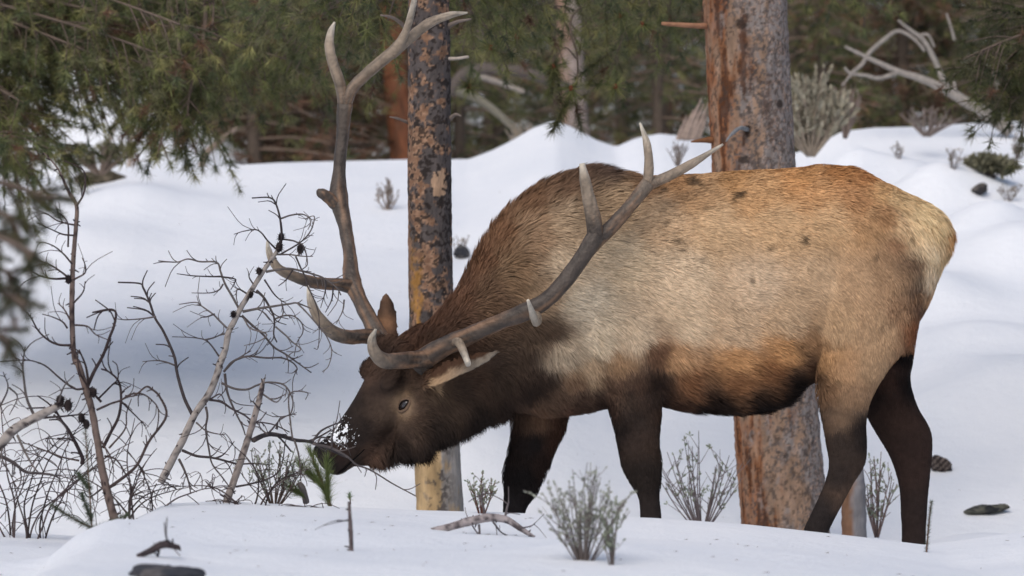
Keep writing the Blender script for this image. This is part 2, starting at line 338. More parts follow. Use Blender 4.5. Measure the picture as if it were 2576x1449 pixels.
coat = [
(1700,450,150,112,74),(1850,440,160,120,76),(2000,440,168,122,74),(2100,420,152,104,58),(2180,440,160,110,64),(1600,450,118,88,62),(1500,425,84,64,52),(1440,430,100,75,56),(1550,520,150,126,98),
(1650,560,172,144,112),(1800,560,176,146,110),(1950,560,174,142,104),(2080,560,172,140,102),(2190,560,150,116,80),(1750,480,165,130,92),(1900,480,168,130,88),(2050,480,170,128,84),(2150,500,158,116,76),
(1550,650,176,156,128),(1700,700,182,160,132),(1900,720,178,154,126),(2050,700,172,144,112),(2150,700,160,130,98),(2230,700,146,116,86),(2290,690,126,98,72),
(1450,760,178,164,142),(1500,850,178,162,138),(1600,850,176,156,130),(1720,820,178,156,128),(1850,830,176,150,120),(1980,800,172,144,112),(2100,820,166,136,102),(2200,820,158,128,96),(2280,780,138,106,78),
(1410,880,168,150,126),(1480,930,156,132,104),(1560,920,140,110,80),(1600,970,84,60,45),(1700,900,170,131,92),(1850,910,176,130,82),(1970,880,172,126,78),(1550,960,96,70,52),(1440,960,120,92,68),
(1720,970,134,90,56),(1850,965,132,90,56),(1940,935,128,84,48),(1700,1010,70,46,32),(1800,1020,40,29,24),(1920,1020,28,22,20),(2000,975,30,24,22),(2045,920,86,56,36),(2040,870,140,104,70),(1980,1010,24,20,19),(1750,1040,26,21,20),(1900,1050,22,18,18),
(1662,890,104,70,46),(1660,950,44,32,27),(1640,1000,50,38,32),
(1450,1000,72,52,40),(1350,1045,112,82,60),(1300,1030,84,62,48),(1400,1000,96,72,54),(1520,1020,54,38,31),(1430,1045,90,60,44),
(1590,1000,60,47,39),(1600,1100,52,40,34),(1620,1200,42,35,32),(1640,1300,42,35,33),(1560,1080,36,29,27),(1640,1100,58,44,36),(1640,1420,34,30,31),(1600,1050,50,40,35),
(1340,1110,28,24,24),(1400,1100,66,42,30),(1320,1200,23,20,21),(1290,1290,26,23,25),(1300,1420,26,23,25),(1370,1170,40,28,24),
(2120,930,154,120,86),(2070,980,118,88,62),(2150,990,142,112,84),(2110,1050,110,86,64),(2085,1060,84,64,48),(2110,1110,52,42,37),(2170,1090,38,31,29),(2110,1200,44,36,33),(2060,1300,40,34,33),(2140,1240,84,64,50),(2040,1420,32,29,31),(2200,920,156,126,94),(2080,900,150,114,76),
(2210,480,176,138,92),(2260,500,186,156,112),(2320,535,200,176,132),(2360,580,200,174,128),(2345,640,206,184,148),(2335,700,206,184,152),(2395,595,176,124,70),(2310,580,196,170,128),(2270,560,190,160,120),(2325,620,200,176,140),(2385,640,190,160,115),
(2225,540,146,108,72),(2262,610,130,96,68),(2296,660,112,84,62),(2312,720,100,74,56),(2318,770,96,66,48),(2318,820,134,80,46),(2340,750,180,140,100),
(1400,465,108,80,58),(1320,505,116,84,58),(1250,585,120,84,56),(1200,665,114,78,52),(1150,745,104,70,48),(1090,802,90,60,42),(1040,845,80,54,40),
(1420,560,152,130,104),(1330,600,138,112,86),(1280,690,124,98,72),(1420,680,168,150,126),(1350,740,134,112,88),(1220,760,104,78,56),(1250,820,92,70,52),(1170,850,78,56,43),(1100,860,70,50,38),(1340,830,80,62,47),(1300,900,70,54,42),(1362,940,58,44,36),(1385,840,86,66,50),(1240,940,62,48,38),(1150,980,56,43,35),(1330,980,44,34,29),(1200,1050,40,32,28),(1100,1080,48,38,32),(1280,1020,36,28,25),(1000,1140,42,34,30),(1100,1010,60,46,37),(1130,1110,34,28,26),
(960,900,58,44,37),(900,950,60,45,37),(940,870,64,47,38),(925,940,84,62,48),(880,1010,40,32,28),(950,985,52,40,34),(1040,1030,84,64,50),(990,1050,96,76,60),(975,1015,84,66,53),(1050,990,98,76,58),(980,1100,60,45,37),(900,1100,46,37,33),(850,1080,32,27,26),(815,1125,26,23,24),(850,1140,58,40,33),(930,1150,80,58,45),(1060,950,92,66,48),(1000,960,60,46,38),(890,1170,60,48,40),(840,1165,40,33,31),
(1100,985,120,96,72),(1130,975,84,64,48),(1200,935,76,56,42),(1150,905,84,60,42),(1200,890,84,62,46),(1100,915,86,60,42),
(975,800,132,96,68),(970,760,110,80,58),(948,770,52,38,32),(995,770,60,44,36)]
coat = np.array(coat, float)
farleg = np.array([(2270,880,26,21,20),(2240,950,68,46,36),(2250,1050,60,42,34),(2300,1150,52,37,32),(2300,1300,46,35,32),(2210,1080,50,36,30),(2290,960,24,20,20),(2300,1440,36,29,29),(2180,1000,40,30,27),(1340,1110,28,24,24),(1400,1100,66,42,30),(1320,1200,23,20,21),(1290,1290,26,23,25),(1300,1420,26,23,25),(1370,1170,40,28,24),(1350,1040,90,66,50),(2300,800,110,70,45)], float)
marks = [(1655,484,14,7,.25),(1735,462,18,9,.3),(1850,494,12,12,.25),(2015,596,11,13,.3),(1940,630,10,13,.4),(1885,712,8,10,.4),(2205,643,8,8,.5),(1662,560,9,8,.5),(1690,603,15,7,.5),(1752,656,16,6,.6),(1700,625,10,6,.5),(1725,540,8,6,.6),(1640,640,9,5,.65),(1770,520,10,6,.65),(1560,610,10,5,.65),(1620,760,10,5,.7),(1500,890,8,7,.6),(1440,905,9,8,.6),(1650,800,14,5,.75),(1790,800,12,5,.75),(1880,780,12,5,.75),(1580,700,12,5,.75),(1980,620,8,5,.7),(2110,960,6,8,.7)]
def topx(V):
    k = F/V[:, 1]; return np.stack([V[:, 0]*k+1288, 724.5-(V[:, 2]-CAMZ)*k], -1)
def idw(q, cp, val, p=2.2, eps=150.):
    out = np.zeros((len(q), val.shape[1]))
    for a in range(0, len(q), 20000):
        d = ((q[a:a+20000, None]-cp[None])**2).sum(-1)+eps
        w = d**-p; out[a:a+20000] = (w[..., None]*val[None]).sum(1)/w.sum(1)[:, None]
    return out
coat_l = srgb(coat[:, 2:]); far_l = srgb(farleg[:, 2:])
EARN = catmull([P(1062, 965, EY-.25), P(1110, 950, EY-.29), P(1180, 918, EY-.33), P(1258, 882, EY-.34)], 40)
EARF = catmull([P(978, 820, EY), P(973, 775, EY+.02), P(970, 735, EY+.02)], 20)
def near_axis(V, A):
    d = np.full(len(V), 9.); k = np.zeros(len(V), int)
    for i, a in enumerate(A):
        di = np.linalg.norm(V-a, axis=1); m = di < d; d[m] = di[m]; k[m] = i
    return d, k
def coat_col(V):
    c = coat_col0(V); d, k = near_axis(V, EARN)
    off = (V-EARN[k])@np.array([.3, 0, .95])           # above / below the middle of the ear
    w = (d < .054)*(k > 4)*(V[:, 1] < EY-.15); wv = sst(.054, .046, d)*w
    pale = mixc(np.tile(srgb((164, 138, 110)), (len(V), 1)), srgb((124, 116, 106)), sst(12, 30, k))
    e = mixc(pale, srgb((74, 54, 42)), sst(-.004, .014, off+.014*fbm(V, 50, 8)))
    e = mixc(e, srgb((92, 84, 76)), sst(-.022, -.036, off)*.5)
    return c*(1-wv[:, None])+e*wv[:, None]
def mixc(a, b_, k): return a*(1-k[:, None])+b_*k[:, None]
def coat_col0(V):
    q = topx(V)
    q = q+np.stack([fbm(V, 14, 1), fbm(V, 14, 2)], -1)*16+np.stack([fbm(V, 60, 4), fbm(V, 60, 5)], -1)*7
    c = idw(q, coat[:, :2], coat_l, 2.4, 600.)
    fl = (V[:, 1] > EY+.055) & (q[:, 1] > 880) & ((q[:, 0] > 2130) | (q[:, 0] < 1480))
    if fl.any(): c[fl] = idw(q[fl], farleg[:, :2], far_l, 2., 500.)
    for x, y, a, b, k in marks:
        d = np.exp(-(((q[:, 0]-x)/a)**2+((q[:, 1]-y)/b)**2)**1.5)*(V[:, 1] < EY)
        c *= (1-(1-k)*d)[:, None]
    # streaky light and dark clumps of winter coat
    st = np.stack([V[:, 0]*14+V[:, 2]*5, V[:, 1]*14, V[:, 2]*40+V[:, 0]*14], -1)
    c *= (1+.16*fbm(st, 1., 11)+.10*fbm(V, 9, 12))[:, None]
    g = c@np.array([.3, .55, .15]); c = c+(g[:, None]-c)*(.10+.13*sst(.16, .06, g))[:, None]
    return np.clip(c*(1.16+.28*sst(.08, .25, g))[:, None], .004, 1)
BC = coat_col(BV)
# pale ring round the near eye and dark lids
EYES = [H(.160, s*.0905, -.096) for s in (1, -1)]
_q = topx(BV); _m = np.hypot(_q[:, 0]-1013, _q[:, 1]-1016) < 7; _i = np.where(_m)[0][np.argmin(BV[_m, 1])]
_nb = BT[(np.linalg.norm(BV[BT[:, 0]]-BV[_i], axis=1) < .02)]; _n = np.cross(BV[_nb[:, 1]]-BV[_nb[:, 0]], BV[_nb[:, 2]]-BV[_nb[:, 0]]).sum(0); _n /= np.linalg.norm(_n)
EYES[0] = BV[_i].copy(); EYEN = [_n, None]
for e in EYES:
    d = np.linalg.norm(BV-(e-hU*.006), axis=1); w = np.exp(-(d/.05)**4)[:, None]; BC = BC*(1-w)+srgb((150, 126, 102))*w
    d = BV-e; d = (d@hF/.016)**2+(d@hU/.006)**2; w = ((d < 0) & (np.linalg.norm(BV-e, axis=1) < .04))[:, None]*1.; BC = BC*(1-w)+srgb((24, 19, 18))*w
# mesh normals
fn = np.cross(BV[BT[:, 1]]-BV[BT[:, 0]], BV[BT[:, 2]]-BV[BT[:, 0]])
VN = np.zeros_like(BV)
for k in range(3): np.add.at(VN, BT[:, k], fn)
VN /= np.linalg.norm(VN, axis=1)[:, None]+1e-12
mesh_obj('body', BV, BT, M['skin'], elk, BC*.9)

# hair: dir (px), lift, length
hf = np.array([
(1800,600,1,.22,.16,.028),(1700,800,.95,.4,.16,.030),(1950,700,1,.3,.14,.026),(2150,700,.75,.65,.13,.022),(2250,650,.5,.9,.14,.022),(2350,600,.5,.9,.25,.032),(2390,600,.6,.8,.5,.04),(2340,700,.1,1,.2,.03),
(1800,440,1,.05,.2,.026),(1950,430,1,.1,.22,.028),(2100,420,1,-.05,.4,.038),(2200,460,.9,.5,.3,.034),(1480,430,.75,-.55,.65,.06),(1560,440,.95,-.2,.5,.055),(1400,455,.6,-.6,.6,.05),(1620,450,1,-.05,.3,.035),
(1300,520,.5,-.7,.6,.052),(1230,610,.45,-.75,.6,.052),(1180,700,.45,-.75,.6,.052),(1120,780,.5,-.7,.55,.045),(1050,840,.6,-.6,.5,.035),
(1400,600,.9,.35,.3,.042),(1300,750,.85,.45,.35,.046),(1200,850,.8,.5,.35,.042),(1350,900,.4,.9,.3,.045),(1250,980,.45,.9,.35,.045),(1450,800,.95,.3,.25,.04),(1500,680,1,.2,.22,.036),
(1150,1080,.3,1,.5,.065),(1250,1050,.35,1,.5,.06),(1050,1130,.3,1,.5,.06),(960,1150,.35,1,.5,.05),(1100,1000,.6,.8,.25,.035),(1330,1050,.3,1,.4,.035),
(1850,1040,.9,.45,.45,.045),(1950,1020,.9,.35,.5,.05),(1750,1040,.9,.5,.4,.04),(1850,920,.95,.3,.16,.026),(1450,1040,.6,.8,.35,.032),(1550,1030,.5,.85,.25,.025),(2030,960,.8,.3,.4,.035),
(1600,950,.3,1,.14,.022),(1610,1100,.1,1,.1,.014),(1640,1180,.3,1,.3,.02),(1630,1300,0,1,.08,.012),(1340,1100,0,1,.1,.014),(1370,1190,.5,.9,.4,.024),(1300,1290,0,1,.1,.014),(1630,1420,0,1,.1,.012),(1290,1420,0,1,.1,.012),
(2150,900,.2,1,.12,.020),(2120,1050,0,1,.1,.015),(2110,1200,-.1,1,.08,.012),(2050,1320,-.2,1,.08,.012),(2260,950,.1,1,.12,.018),(2290,1100,.1,1,.08,.013),(2300,1300,0,1,.08,.012),(2290,880,.3,1,.25,.028),
(950,1000,.7,-.6,.08,.010),(880,1050,.7,-.6,.06,.007),(830,1120,.7,-.6,.05,.004),(900,1120,.8,-.3,.07,.008),(1000,1080,.9,-.1,.1,.014),(950,900,.6,-.6,.3,.022),(1020,880,.6,-.6,.4,.028),(1050,1020,.9,.1,.12,.016),
(1130,950,.9,-.4,.12,.016),(1220,900,.9,-.4,.12,.014),(975,790,0,-1,.12,.012)], float)
NH = 270000
ar = .5*np.linalg.norm(fn, axis=1); 
cen = BV[BT].mean(1); 
ar = ar*np.where(cen[:, 2] < -.10, 0, 1)*np.where(cen[:, 1] > EY+.1, .55, 1.)
ti = rng.choice(len(BT), NH, p=ar/ar.sum())
u, v = rng.random(NH), rng.random(NH); fl = u+v > 1; u[fl] = 1-u[fl]; v[fl] = 1-v[fl]
w = 1-u-v; tt = BT[ti]
HP = BV[tt[:, 0]]*w[:, None]+BV[tt[:, 1]]*u[:, None]+BV[tt[:, 2]]*v[:, None]
HN = VN[tt[:, 0]]*w[:, None]+VN[tt[:, 1]]*u[:, None]+VN[tt[:, 2]]*v[:, None]; HN /= np.linalg.norm(HN, axis=1)[:, None]
keep = np.ones(NH, bool)
for e in EYES: keep &= ((HP-e)@hF/.038)**2+((HP-e)@hU/.038)**2+((HP-e)@hL/.06)**2 > 1
HP, HN = HP[keep], HN[keep]; NH = len(HP)
hv = idw(topx(HP), hf[:, :2], hf[:, 2:], 1.8, 200)
D = np.stack([hv[:, 0], np.zeros(NH), -hv[:, 1]], -1)
cl = np.stack([vnoise(HP, 22, 41), vnoise(HP, 22, 42), vnoise(HP, 22, 43)], -1)*.30+np.stack([vnoise(HP, 60, 44), vnoise(HP, 60, 45), vnoise(HP, 60, 46)], -1)*.20
D = D/np.linalg.norm(D, axis=1)[:, None]+cl+rng.normal(0, .10, (NH, 3))
D -= HN*(D*HN).sum(1)[:, None]; D /= np.linalg.norm(D, axis=1)[:, None]+1e-9
de, ke = near_axis(HP, EARN); df, kf = near_axis(HP, EARF); ine = ((de < .055) & (ke > 6)) | (df < .05)
hv[ine, 2] = .05; hv[ine, 3] = .009
lift = hv[:, 2]*(1+.5*vnoise(HP, 30, 50)); Ln = hv[:, 3]*rng.uniform(.65, 1.3, NH)
wd = np.clip(Ln*.055, .0007, .0018)
twist = rng.normal(0, .35, NH)
W = np.cross(D, HN); Wd = W*np.cos(twist)[:, None]+HN*np.sin(twist)[:, None]
r0 = HP-HN*.001
p1 = r0+(D*(1-lift*.6)[:, None]+HN*(lift+.10)[:, None])*(Ln*.5)[:, None]
p2 = p1+(D+HN*(lift*.45)[:, None]+np.array([0, 0, -.12]))*(Ln*.5)[:, None]
hc = coat_col(HP)
for e in EYES:
    d = np.linalg.norm(HP-(e-hU*.006), axis=1); ww = np.exp(-(d/.05)**4)[:, None]; hc = hc*(1-ww)+srgb((156, 130, 104))*ww
hc = hc*rng.uniform(.8, 1.2, NH)[:, None]*(1+.12*fbm(HP, 60, 60))[:, None]
V5 = np.stack([r0-Wd*wd[:, None], r0+Wd*wd[:, None], p1-Wd*wd[:, None]*.8, p1+Wd*wd[:, None]*.8, p2], 1).reshape(-1, 3)
b = np.arange(NH)[:, None]*5
mesh_obj('fur', V5, [np.hstack([b+2, b+3, b+4]), np.hstack([b, b+1, b+3, b+2])], M['fur'], elk, np.repeat(hc, 5, 0), smooth=False)

# eyes, mouth, nose
for s, e, n_ in ((1, EYES[0], EYEN[0]), (-1, EYES[1], -hL)):
    a1 = np.array([.93, .1, .36]) if s == 1 else hF*.94-hU*.34; a1 = a1-n_*a1.dot(n_); a1 /= np.linalg.norm(a1); b1 = np.cross(n_, a1); b1 = b1 if b1.dot(hU) > 0 else -b1
    mb = MB(); ellipsoid(e-n_*.003, [a1*.0225, b1*.0145, n_*.0125], 14, mb, (.01, .01, .012)); mb.build('eye', M['eye'], elk)
    a = np.linspace(0, 2*math.pi, 25)
    lid = MB(); ring = np.array([e+n_*(.0058-.0045*abs(math.cos(t))**2)+a1*.027*math.cos(t)+b1*.0125*math.sin(t)*(1-.25*abs(math.cos(t))) for t in a])
    tube(lid, ring, .0036, 8, 48, srgb((30, 24, 22))); lid.build('eyelid', M['skin'], elk)
    lid = MB(); ring = np.array([e+n_*(.004-.004*abs(math.cos(t))**2)+a1*.034*math.cos(t)+b1*.0195*math.sin(t)*(1-.2*abs(math.cos(t)))-b1*.001 for t in a])
    tube(lid, ring, .0058, 8, 48, srgb((118, 98, 82))); lid.build('eye_rim', M['skin'], elk)
for s in (1, -1):
    mb = MB(); ellipsoid(H(.468, s*.046, -.038), [hF*.016, hL*.012, hU*.011], 8, mb, srgb((10, 8, 9)))
    mb.build('nostril', M['skin'], elk)
mb = MB(); tube(mb, [H(.500, 0, -.098), H(.475, .047, -.108), H(.42, .060, -.11), H(.36, .064, -.118)], [.004, .004, .003, .002], 6, 24, srgb((12, 9, 9)))
mb.build('mouth', M['skin'], elk)
mb = MB(); c0 = H(.375, .022, -.018); cc = BV[BT].mean(1); dd = np.linalg.norm(cc-c0, axis=1)
sel = (dd < .05) & (fbm(cc, 75, 19, 3) > dd/.05*.55-.09) & (((cc-c0)@hU) > -.03); F_ = BT[sel]; uq, inv = np.unique(F_, return_inverse=True)
mb.add(BV[uq]+VN[uq]*.0034+rng.normal(0, .0012, (len(uq), 3)), inv.reshape(-1, 3), None, (.85, .88, .92))
near_ = np.where((dd < .08) & (rng.random(len(dd)) > dd/.085))[0]
for k in range(230):
    q = cc[near_[rng.integers(0, len(near_))]]; q = q+rng.normal(0, .003, 3)+hU*.002; r = rng.uniform(.0006, .0019)
    ellipsoid(q, [hF*r*rng.uniform(.7, 2.), hL*r, hU*r*.7], 4, mb, (.85, .88, .92))
mb.build('snow_dusting', M['snow'], elk)['kind'] = 'stuff'

# antlers
ANT_D = np.array([srgb((74, 66, 60)), srgb((124, 98, 78)), srgb((142, 128, 112)), srgb((190, 182, 168))])
ANT_R = np.array([[1, 0, 0], [0, 1, 0], [0, 0, .3]])
def ant_col(tip0, tip1):
    def f(V, t):
        a_ = np.arange(len(V))%18*math.pi/9; S_ = np.stack([np.cos(a_)*1.9, np.sin(a_)*1.9, np.asarray(t)*3.2+tip0*9], -1)
        x = np.clip(tip0+(tip1-tip0)*t, 0, 1)
        n = sst(-.1, .35, fbm(S_, 1.3, 70))
        base = ANT_D[0]*(1-n[:, None])+ANT_D[1]*n[:, None]
        k1 = sst(.35, .7, x)[:, None]; k2 = sst(.75, 1.0, x)[:, None]
        c = base*(1-k1)+ANT_D[2]*k1; c = c*(1-k2)+ANT_D[3]*k2
        g = sst(.1, .4, fbm(S_, 2.6, 71))[:, None]*(x < .93)[:, None]
        return c*(1-.35*g)
    return f
def branch(mb, pts, rad, t0, t1, sq=.85, seg=None):
    w = [P(a, b_, EY+c) for a, b_, c in pts]; rr = np.array(rad)/700.
    tube(mb, w, rr, 18, seg or len(pts)*7, rough=.08, nscale=38, squash=sq, colf=ant_col(t0, t1), seed=3)
mb = MB()       # far antler
branch(mb, [(975, 880, -.08), (953, 848, -.06), (928, 800, -.02), (905, 752, .04), (886, 706, .10), (880, 640, .18), (868, 570, .25), (852, 497, .30), (853, 430, .34), (860, 350, .36), (868, 262, .36)],
       [24, 24, 20, 19, 24, 17.5, 18, 25, 16.5, 15.5, 21], 0, .42)
branch(mb, [(868, 275, .36), (856, 215, .36), (838, 160, .36), (829, 115, .37), (833, 80, .37), (842, 55, .37)], [16, 15, 13.5, 12.5, 9.5, 2.5], .42, 1)
branch(mb, [(866, 275, .36), (885, 225, .355), (921, 187, .35), (967, 148, .345), (1000, 118, .34), (1021, 78, .32), (1033, 40, .30), (1042, 0, .27), (1046, -26, .26)], [16, 16, 15, 15, 15, 10, 9, 7, 3], .4, 1)
branch(mb, [(985, 138, .342), (1036, 92, .36), (1080, 58, .38), (1134, 38, .40), (1176, 32, .42)], [13, 14, 13, 9, 2.5], .55, .95)
branch(mb, [(860, 535, .285), (842, 512, .28), (822, 494, .27), (806, 484, .265), (799, 478, .26)],
       [12, 17, 15, 12.5, 5], 0, .1)
branch(mb, [(892, 722, .09), (855, 716, .05), (820, 714, .02), (779, 708, -.02), (732, 692, -.06), (700, 675, -.09), (684, 652, -.10), (676, 630, -.105), (672, 606, -.11)], [20, 16, 15, 15, 13.5, 12, 10, 8, 2.5], .05, 1)
branch(mb, [(948, 850, -.07), (915, 846, -.11), (876, 848, -.16), (838, 836, -.2), (804, 802, -.24), (783, 760, -.26), (774, 718, -.27)], [22, 19, 18, 17, 15, 11, 2.5], .05, 1)
mb.build('antler', M['antler'], elk)
mb = MB()       # near antler
branch(mb, [(1050, 925, -.22), (1075, 898, -.24), (1110, 876, -.27), (1150, 858, -.30), (1195, 838, -.34), (1258, 810, -.38), (1320, 785, -.41), (1375, 755, -.42), (1425, 702, -.42), (1468, 642, -.40), (1502, 592, -.38)],
       [30, 28, 25, 24, 21, 20, 22, 20, 20, 20, 25], 0, .38)
branch(mb, [(1500, 605, -.38), (1493, 555, -.39), (1483, 509, -.40), (1472, 453, -.41), (1464, 411, -.41)], [21, 20, 17, 13, 7], .3, .95)
branch(mb, [(1496, 610, -.38), (1536, 572, -.36), (1587, 516, -.33), (1630, 462, -.30)], [19, 18, 16, 18], .3, .5)
branch(mb, [(1628, 475, -.30), (1632, 421, -.30), (1627, 361, -.29), (1610, 309, -.28)], [14, 12, 9.5, 2.5], .5, 1)
branch(mb, [(1622, 470, -.30), (1675, 446, -.28), (1737, 414, -.25), (1819, 363, -.22)], [15, 13, 11.5, 2.5], .45, .95)
branch(mb, [(1340, 785, -.41), (1350, 802, -.45), (1349, 812, -.50), (1340, 790, -.56), (1328, 755, -.62)], [17, 13, 10.5, 8.5, 3.5], .6, 1.)
branch(mb, [(1128, 862, -.29), (1152, 860, -.33), (1166, 884, -.40), (1178, 916, -.46)], [13, 12, 11, 8], .4, 1.)
branch(mb, [(1080, 902, -.24), (1040, 905, -.28), (1000, 908, -.34), (965, 907, -.38), (942, 885, -.42), (936, 855, -.44), (945, 828, -.45)], [26, 22, 20, 19, 16, 12, 3], .05, 1)
mb.build('antler', M['antler'], elk)

# ------------------------------------------------------------------ trunks
def trunk_geo(px0, py0, px1, py1, Y, r0, r1, z_top, colf, rough=.05, n=64, seg=260, nscale=14, flare=.0):
    a = P(px0, py0, Y); b_ = P(px1, py1, Y); d = (a-b_)/(a[2]-b_[2])
    zb = float(ground(b_[0], Y))-.25; k_ = int(seg*.82); zz = np.concatenate([np.linspace(zb, 2.5, k_), np.linspace(2.5, z_top, seg-k_+1)[1:]])
    pts = b_+(zz-b_[2])[:, None]*d
    pts[:, 0] += .012*np.sin(zz*2.1+px0); 
    r = r1+(r0-r1)*(zz-b_[2])/(a[2]-b_[2]); r = np.where(zz > a[2], r0*np.clip(1-.06*(zz-a[2]), .3, 1), r)
    r = r*(1+flare*np.exp(-(zz-zb)/.25))
    an = np.linspace(0, 2*math.pi, n, endpoint=False)
    R = pts[:, None]+r[:, None, None]*np.stack([np.cos(an), np.sin(an), 0*an], -1)[None]
    q = R*np.array([1, 1, .35])
    dsp = rough*fbm(q, nscale*2.2, 5, 4)+rough*.6*np.clip(fbm(R, 55, 9), -.2, 1)
    R = pts[:, None]+(R-pts[:, None])*(1+dsp[..., None])
    V, Q, T = rings(R)
    ang = np.concatenate([np.tile(an, seg), [0, 0]])
    return V, Q, T, colf(V, ang)
def bark1(V, an):
    n1 = fbm(V, 24, 101, 4); n2 = fbm(V, 60, 102, 3); n3 = vnoise(V, 120, 103)
    c = mixc(np.tile(srgb((120, 92, 74)), (len(V), 1)), srgb((158, 128, 106)), sst(-.3, .4, n2))
    side = np.cos(an)   # right side greyer
    c = mixc(c, srgb((80, 76, 76)), sst(-.2, .06, n1+.22*side+.25*n3+.05)*.95)
    c = mixc(c, srgb((44, 38, 36)), sst(.08, .3, n2+.35*n3+.03)*.85)
    px = topx(V)
    sc = sst(12, 0, abs(px[:, 0]-1046-.07*(px[:, 1]-700)+24*n1)-3)*sst(580, 720, px[:, 1]+90*n2)*(V[:, 1] < 16.6)*sst(-.5, .0, n2+.1)   # resinous scar
    c = mixc(c, srgb((158, 116, 62)), sc*.8)
    patch = sst(1, .5, abs((px[:, 0]-1105)/19)**3+abs((px[:, 1]-462)/33)**3+n2*1.6+n3*.5)
    c = mixc(c, srgb((176, 146, 120)), patch*.9)
    low = sst(1040, 1110, px[:, 1]+60*n1)
    ws = fbm(V*np.array([1, 1, .12]), 50, 104, 3)
    wood = mixc(np.tile(srgb((172, 148, 112)), (len(V), 1)), srgb((142, 138, 134)), sst(-.2, .5, side+n1*.8+ws))*(1+.35*ws)[:, None]
    wood = mixc(wood, srgb((78, 72, 70)), sst(.0, .2, n1+.3*n3-.05)*sst(.9, .2, abs(side))*.8)
    return mixc(c, wood, low*.9)
def bark2(V, an):
    st = V*np.array([1, 1, .16]); n1 = fbm(st, 26, 111, 4); n2 = fbm(V, 75, 112, 3); n3 = vnoise(V, 140, 113); n4 = fbm(V, 7, 114, 3)
    side = np.cos(an)
    c = mixc(np.tile(srgb((144, 120, 102)), (len(V), 1)), srgb((128, 88, 62)), sst(-.15, .25, n1))
    c = mixc(c, srgb((148, 94, 62)), sst(.5, 1.4, -side+.6*n4+.6*n1)*.7)
    grey = mixc(np.tile(srgb((132, 124, 120)), (len(V), 1)), srgb((160, 134, 118)), sst(-.05, .25, n2))
    c = mixc(c, grey, sst(-.14, .22, .42*side+.55*n1+.55*fbm(V*np.array([1, 1, .45]), 30, 118, 3)+.2*n4))
    c = mixc(c, srgb((94, 88, 86)), sst(.02, .22, n2+.45*n3)*sst(-.7, .2, side+n4)*.85)
    c = mixc(c, srgb((70, 46, 34)), sst(.1, .3, n1+.2*n2)*sst(.9, -.2, side)*.8)
    c = mixc(c, srgb((66, 58, 54)), sst(.2, .34, fbm(V*np.array([1, 1, .7]), 80, 117, 2))*.6)
    px = topx(V)
    for (x, y, a, b_) in ((1863, 60, 14, 12), (1880, 330, 11, 14), (1872, 402, 16, 10), (1962, 262, 8, 10)):
        c = mixc(c, srgb((44, 36, 32)), sst(1.5, .4, ((px[:, 0]-x)/a)**2+((px[:, 1]-y)/b_)**2+1.6*n2)*.85)
    return c
def needles(mb, cen, dirs, nn, ln, wd, cols, spread=.9):
    """tufts of needles: cen (k,3), dirs (k,3)"""
    k = len(cen); c = np.repeat(cen, nn, 0); d = np.repeat(dirs, nn, 0)+rng.normal(0, spread, (k*nn, 3))*.75
    d /= np.linalg.norm(d, axis=1)[:, None]; L = ln*rng.uniform(.7, 1.15, k*nn)
    c = c+np.repeat(dirs, nn, 0)*rng.uniform(-.35, .35, k*nn)[:, None]*ln
    s = np.cross(d, rng.normal(0, 1, (k*nn, 3))); s /= np.linalg.norm(s, axis=1)[:, None]+1e-9
    V = np.stack([c-s*wd*.5, c+s*wd*.5, c+d*L[:, None]+np.array([0, 0, -.08])*L[:, None]], 1).reshape(-1, 3)
    cc = np.repeat(cols, nn, 0)*rng.uniform(.7, 1.3, k*nn)[:, None]
    mb.add(V, np.arange(k*nn*3).reshape(-1, 3), None, np.repeat(cc, 3, 0))
GREENS = srgb(np.array([(104, 108, 66), (88, 94, 60), (120, 118, 76), (74, 82, 58), (98, 98, 70)]))
RUST = srgb((112, 84, 66)); BROWN = srgb((96, 72, 56))
def greens(k, brown=.08, mul=1.):
    c = GREENS[rng.integers(0, len(GREENS), k)]*rng.uniform(.75, 1.25, k)[:, None]*mul
    br = rng.random(k) < brown; c[br] = RUST*rng.uniform(.5, 1.1, br.sum())[:, None]
    return c
def bough(parent, pts, r0=.012, side=10, tuft=.11, ln=.07, wd=.0032, nn=34, brown=.05, seed=0, mul=1., bare=.25, woodc=(104, 92, 84)):
    """a living pine bough: curved branch, drooping side twigs, needle tufts towards their ends"""
    R = random.Random(seed); wood = MB(); p = catmull(np.array(pts), 30)
    tube(wood, pts, [r0, r0*.35], 6, 30, srgb(woodc), .1, 30)
    cs, ds = [], []
    for k in range(side):
        t = R.uniform(bare, 1); i = min(28, int(t*29)); base = p[i]; T = p[i+1]-p[i]; T /= np.linalg.norm(T)+1e-9
        q = np.array([R.gauss(0, 1), R.gauss(0, 1), R.gauss(-.35, .7)]); q = q-T*q.dot(T); q /= np.linalg.norm(q)
        L = R.uniform(.6, 1.4)*tuft*3.2*(1.15-.6*t)
        e1 = base+(q*.6+T*.7)*L*.5; e2 = base+(q*.8+T*.9+np.array([0, 0, -.2]))*L
        tube(wood, [base, e1, e2], [r0*.35, r0*.15], 4, 8, srgb(woodc))
        m = max(2, int(L/(tuft*.6)))
        for a in np.linspace(.45, 1, m):
            c = (base*(1-a)**2+2*a*(1-a)*e1+a*a*e2); cs.append(c); d = e2-e1; ds.append(d/np.linalg.norm(d))
    cs.append(p[-1]); ds.append((p[-1]-p[-3])/np.linalg.norm(p[-1]-p[-3]))
    o = wood.build('branch', M['twig'], parent)
    nb = MB(); needles(nb, np.array(cs), np.array(ds), nn, ln*.85, wd*1.15, greens(len(cs), brown, mul), 1.5); n = nb.build('needles', M['needle'], o, smooth=False)
    n.location = (0, 0, 0)
    return o
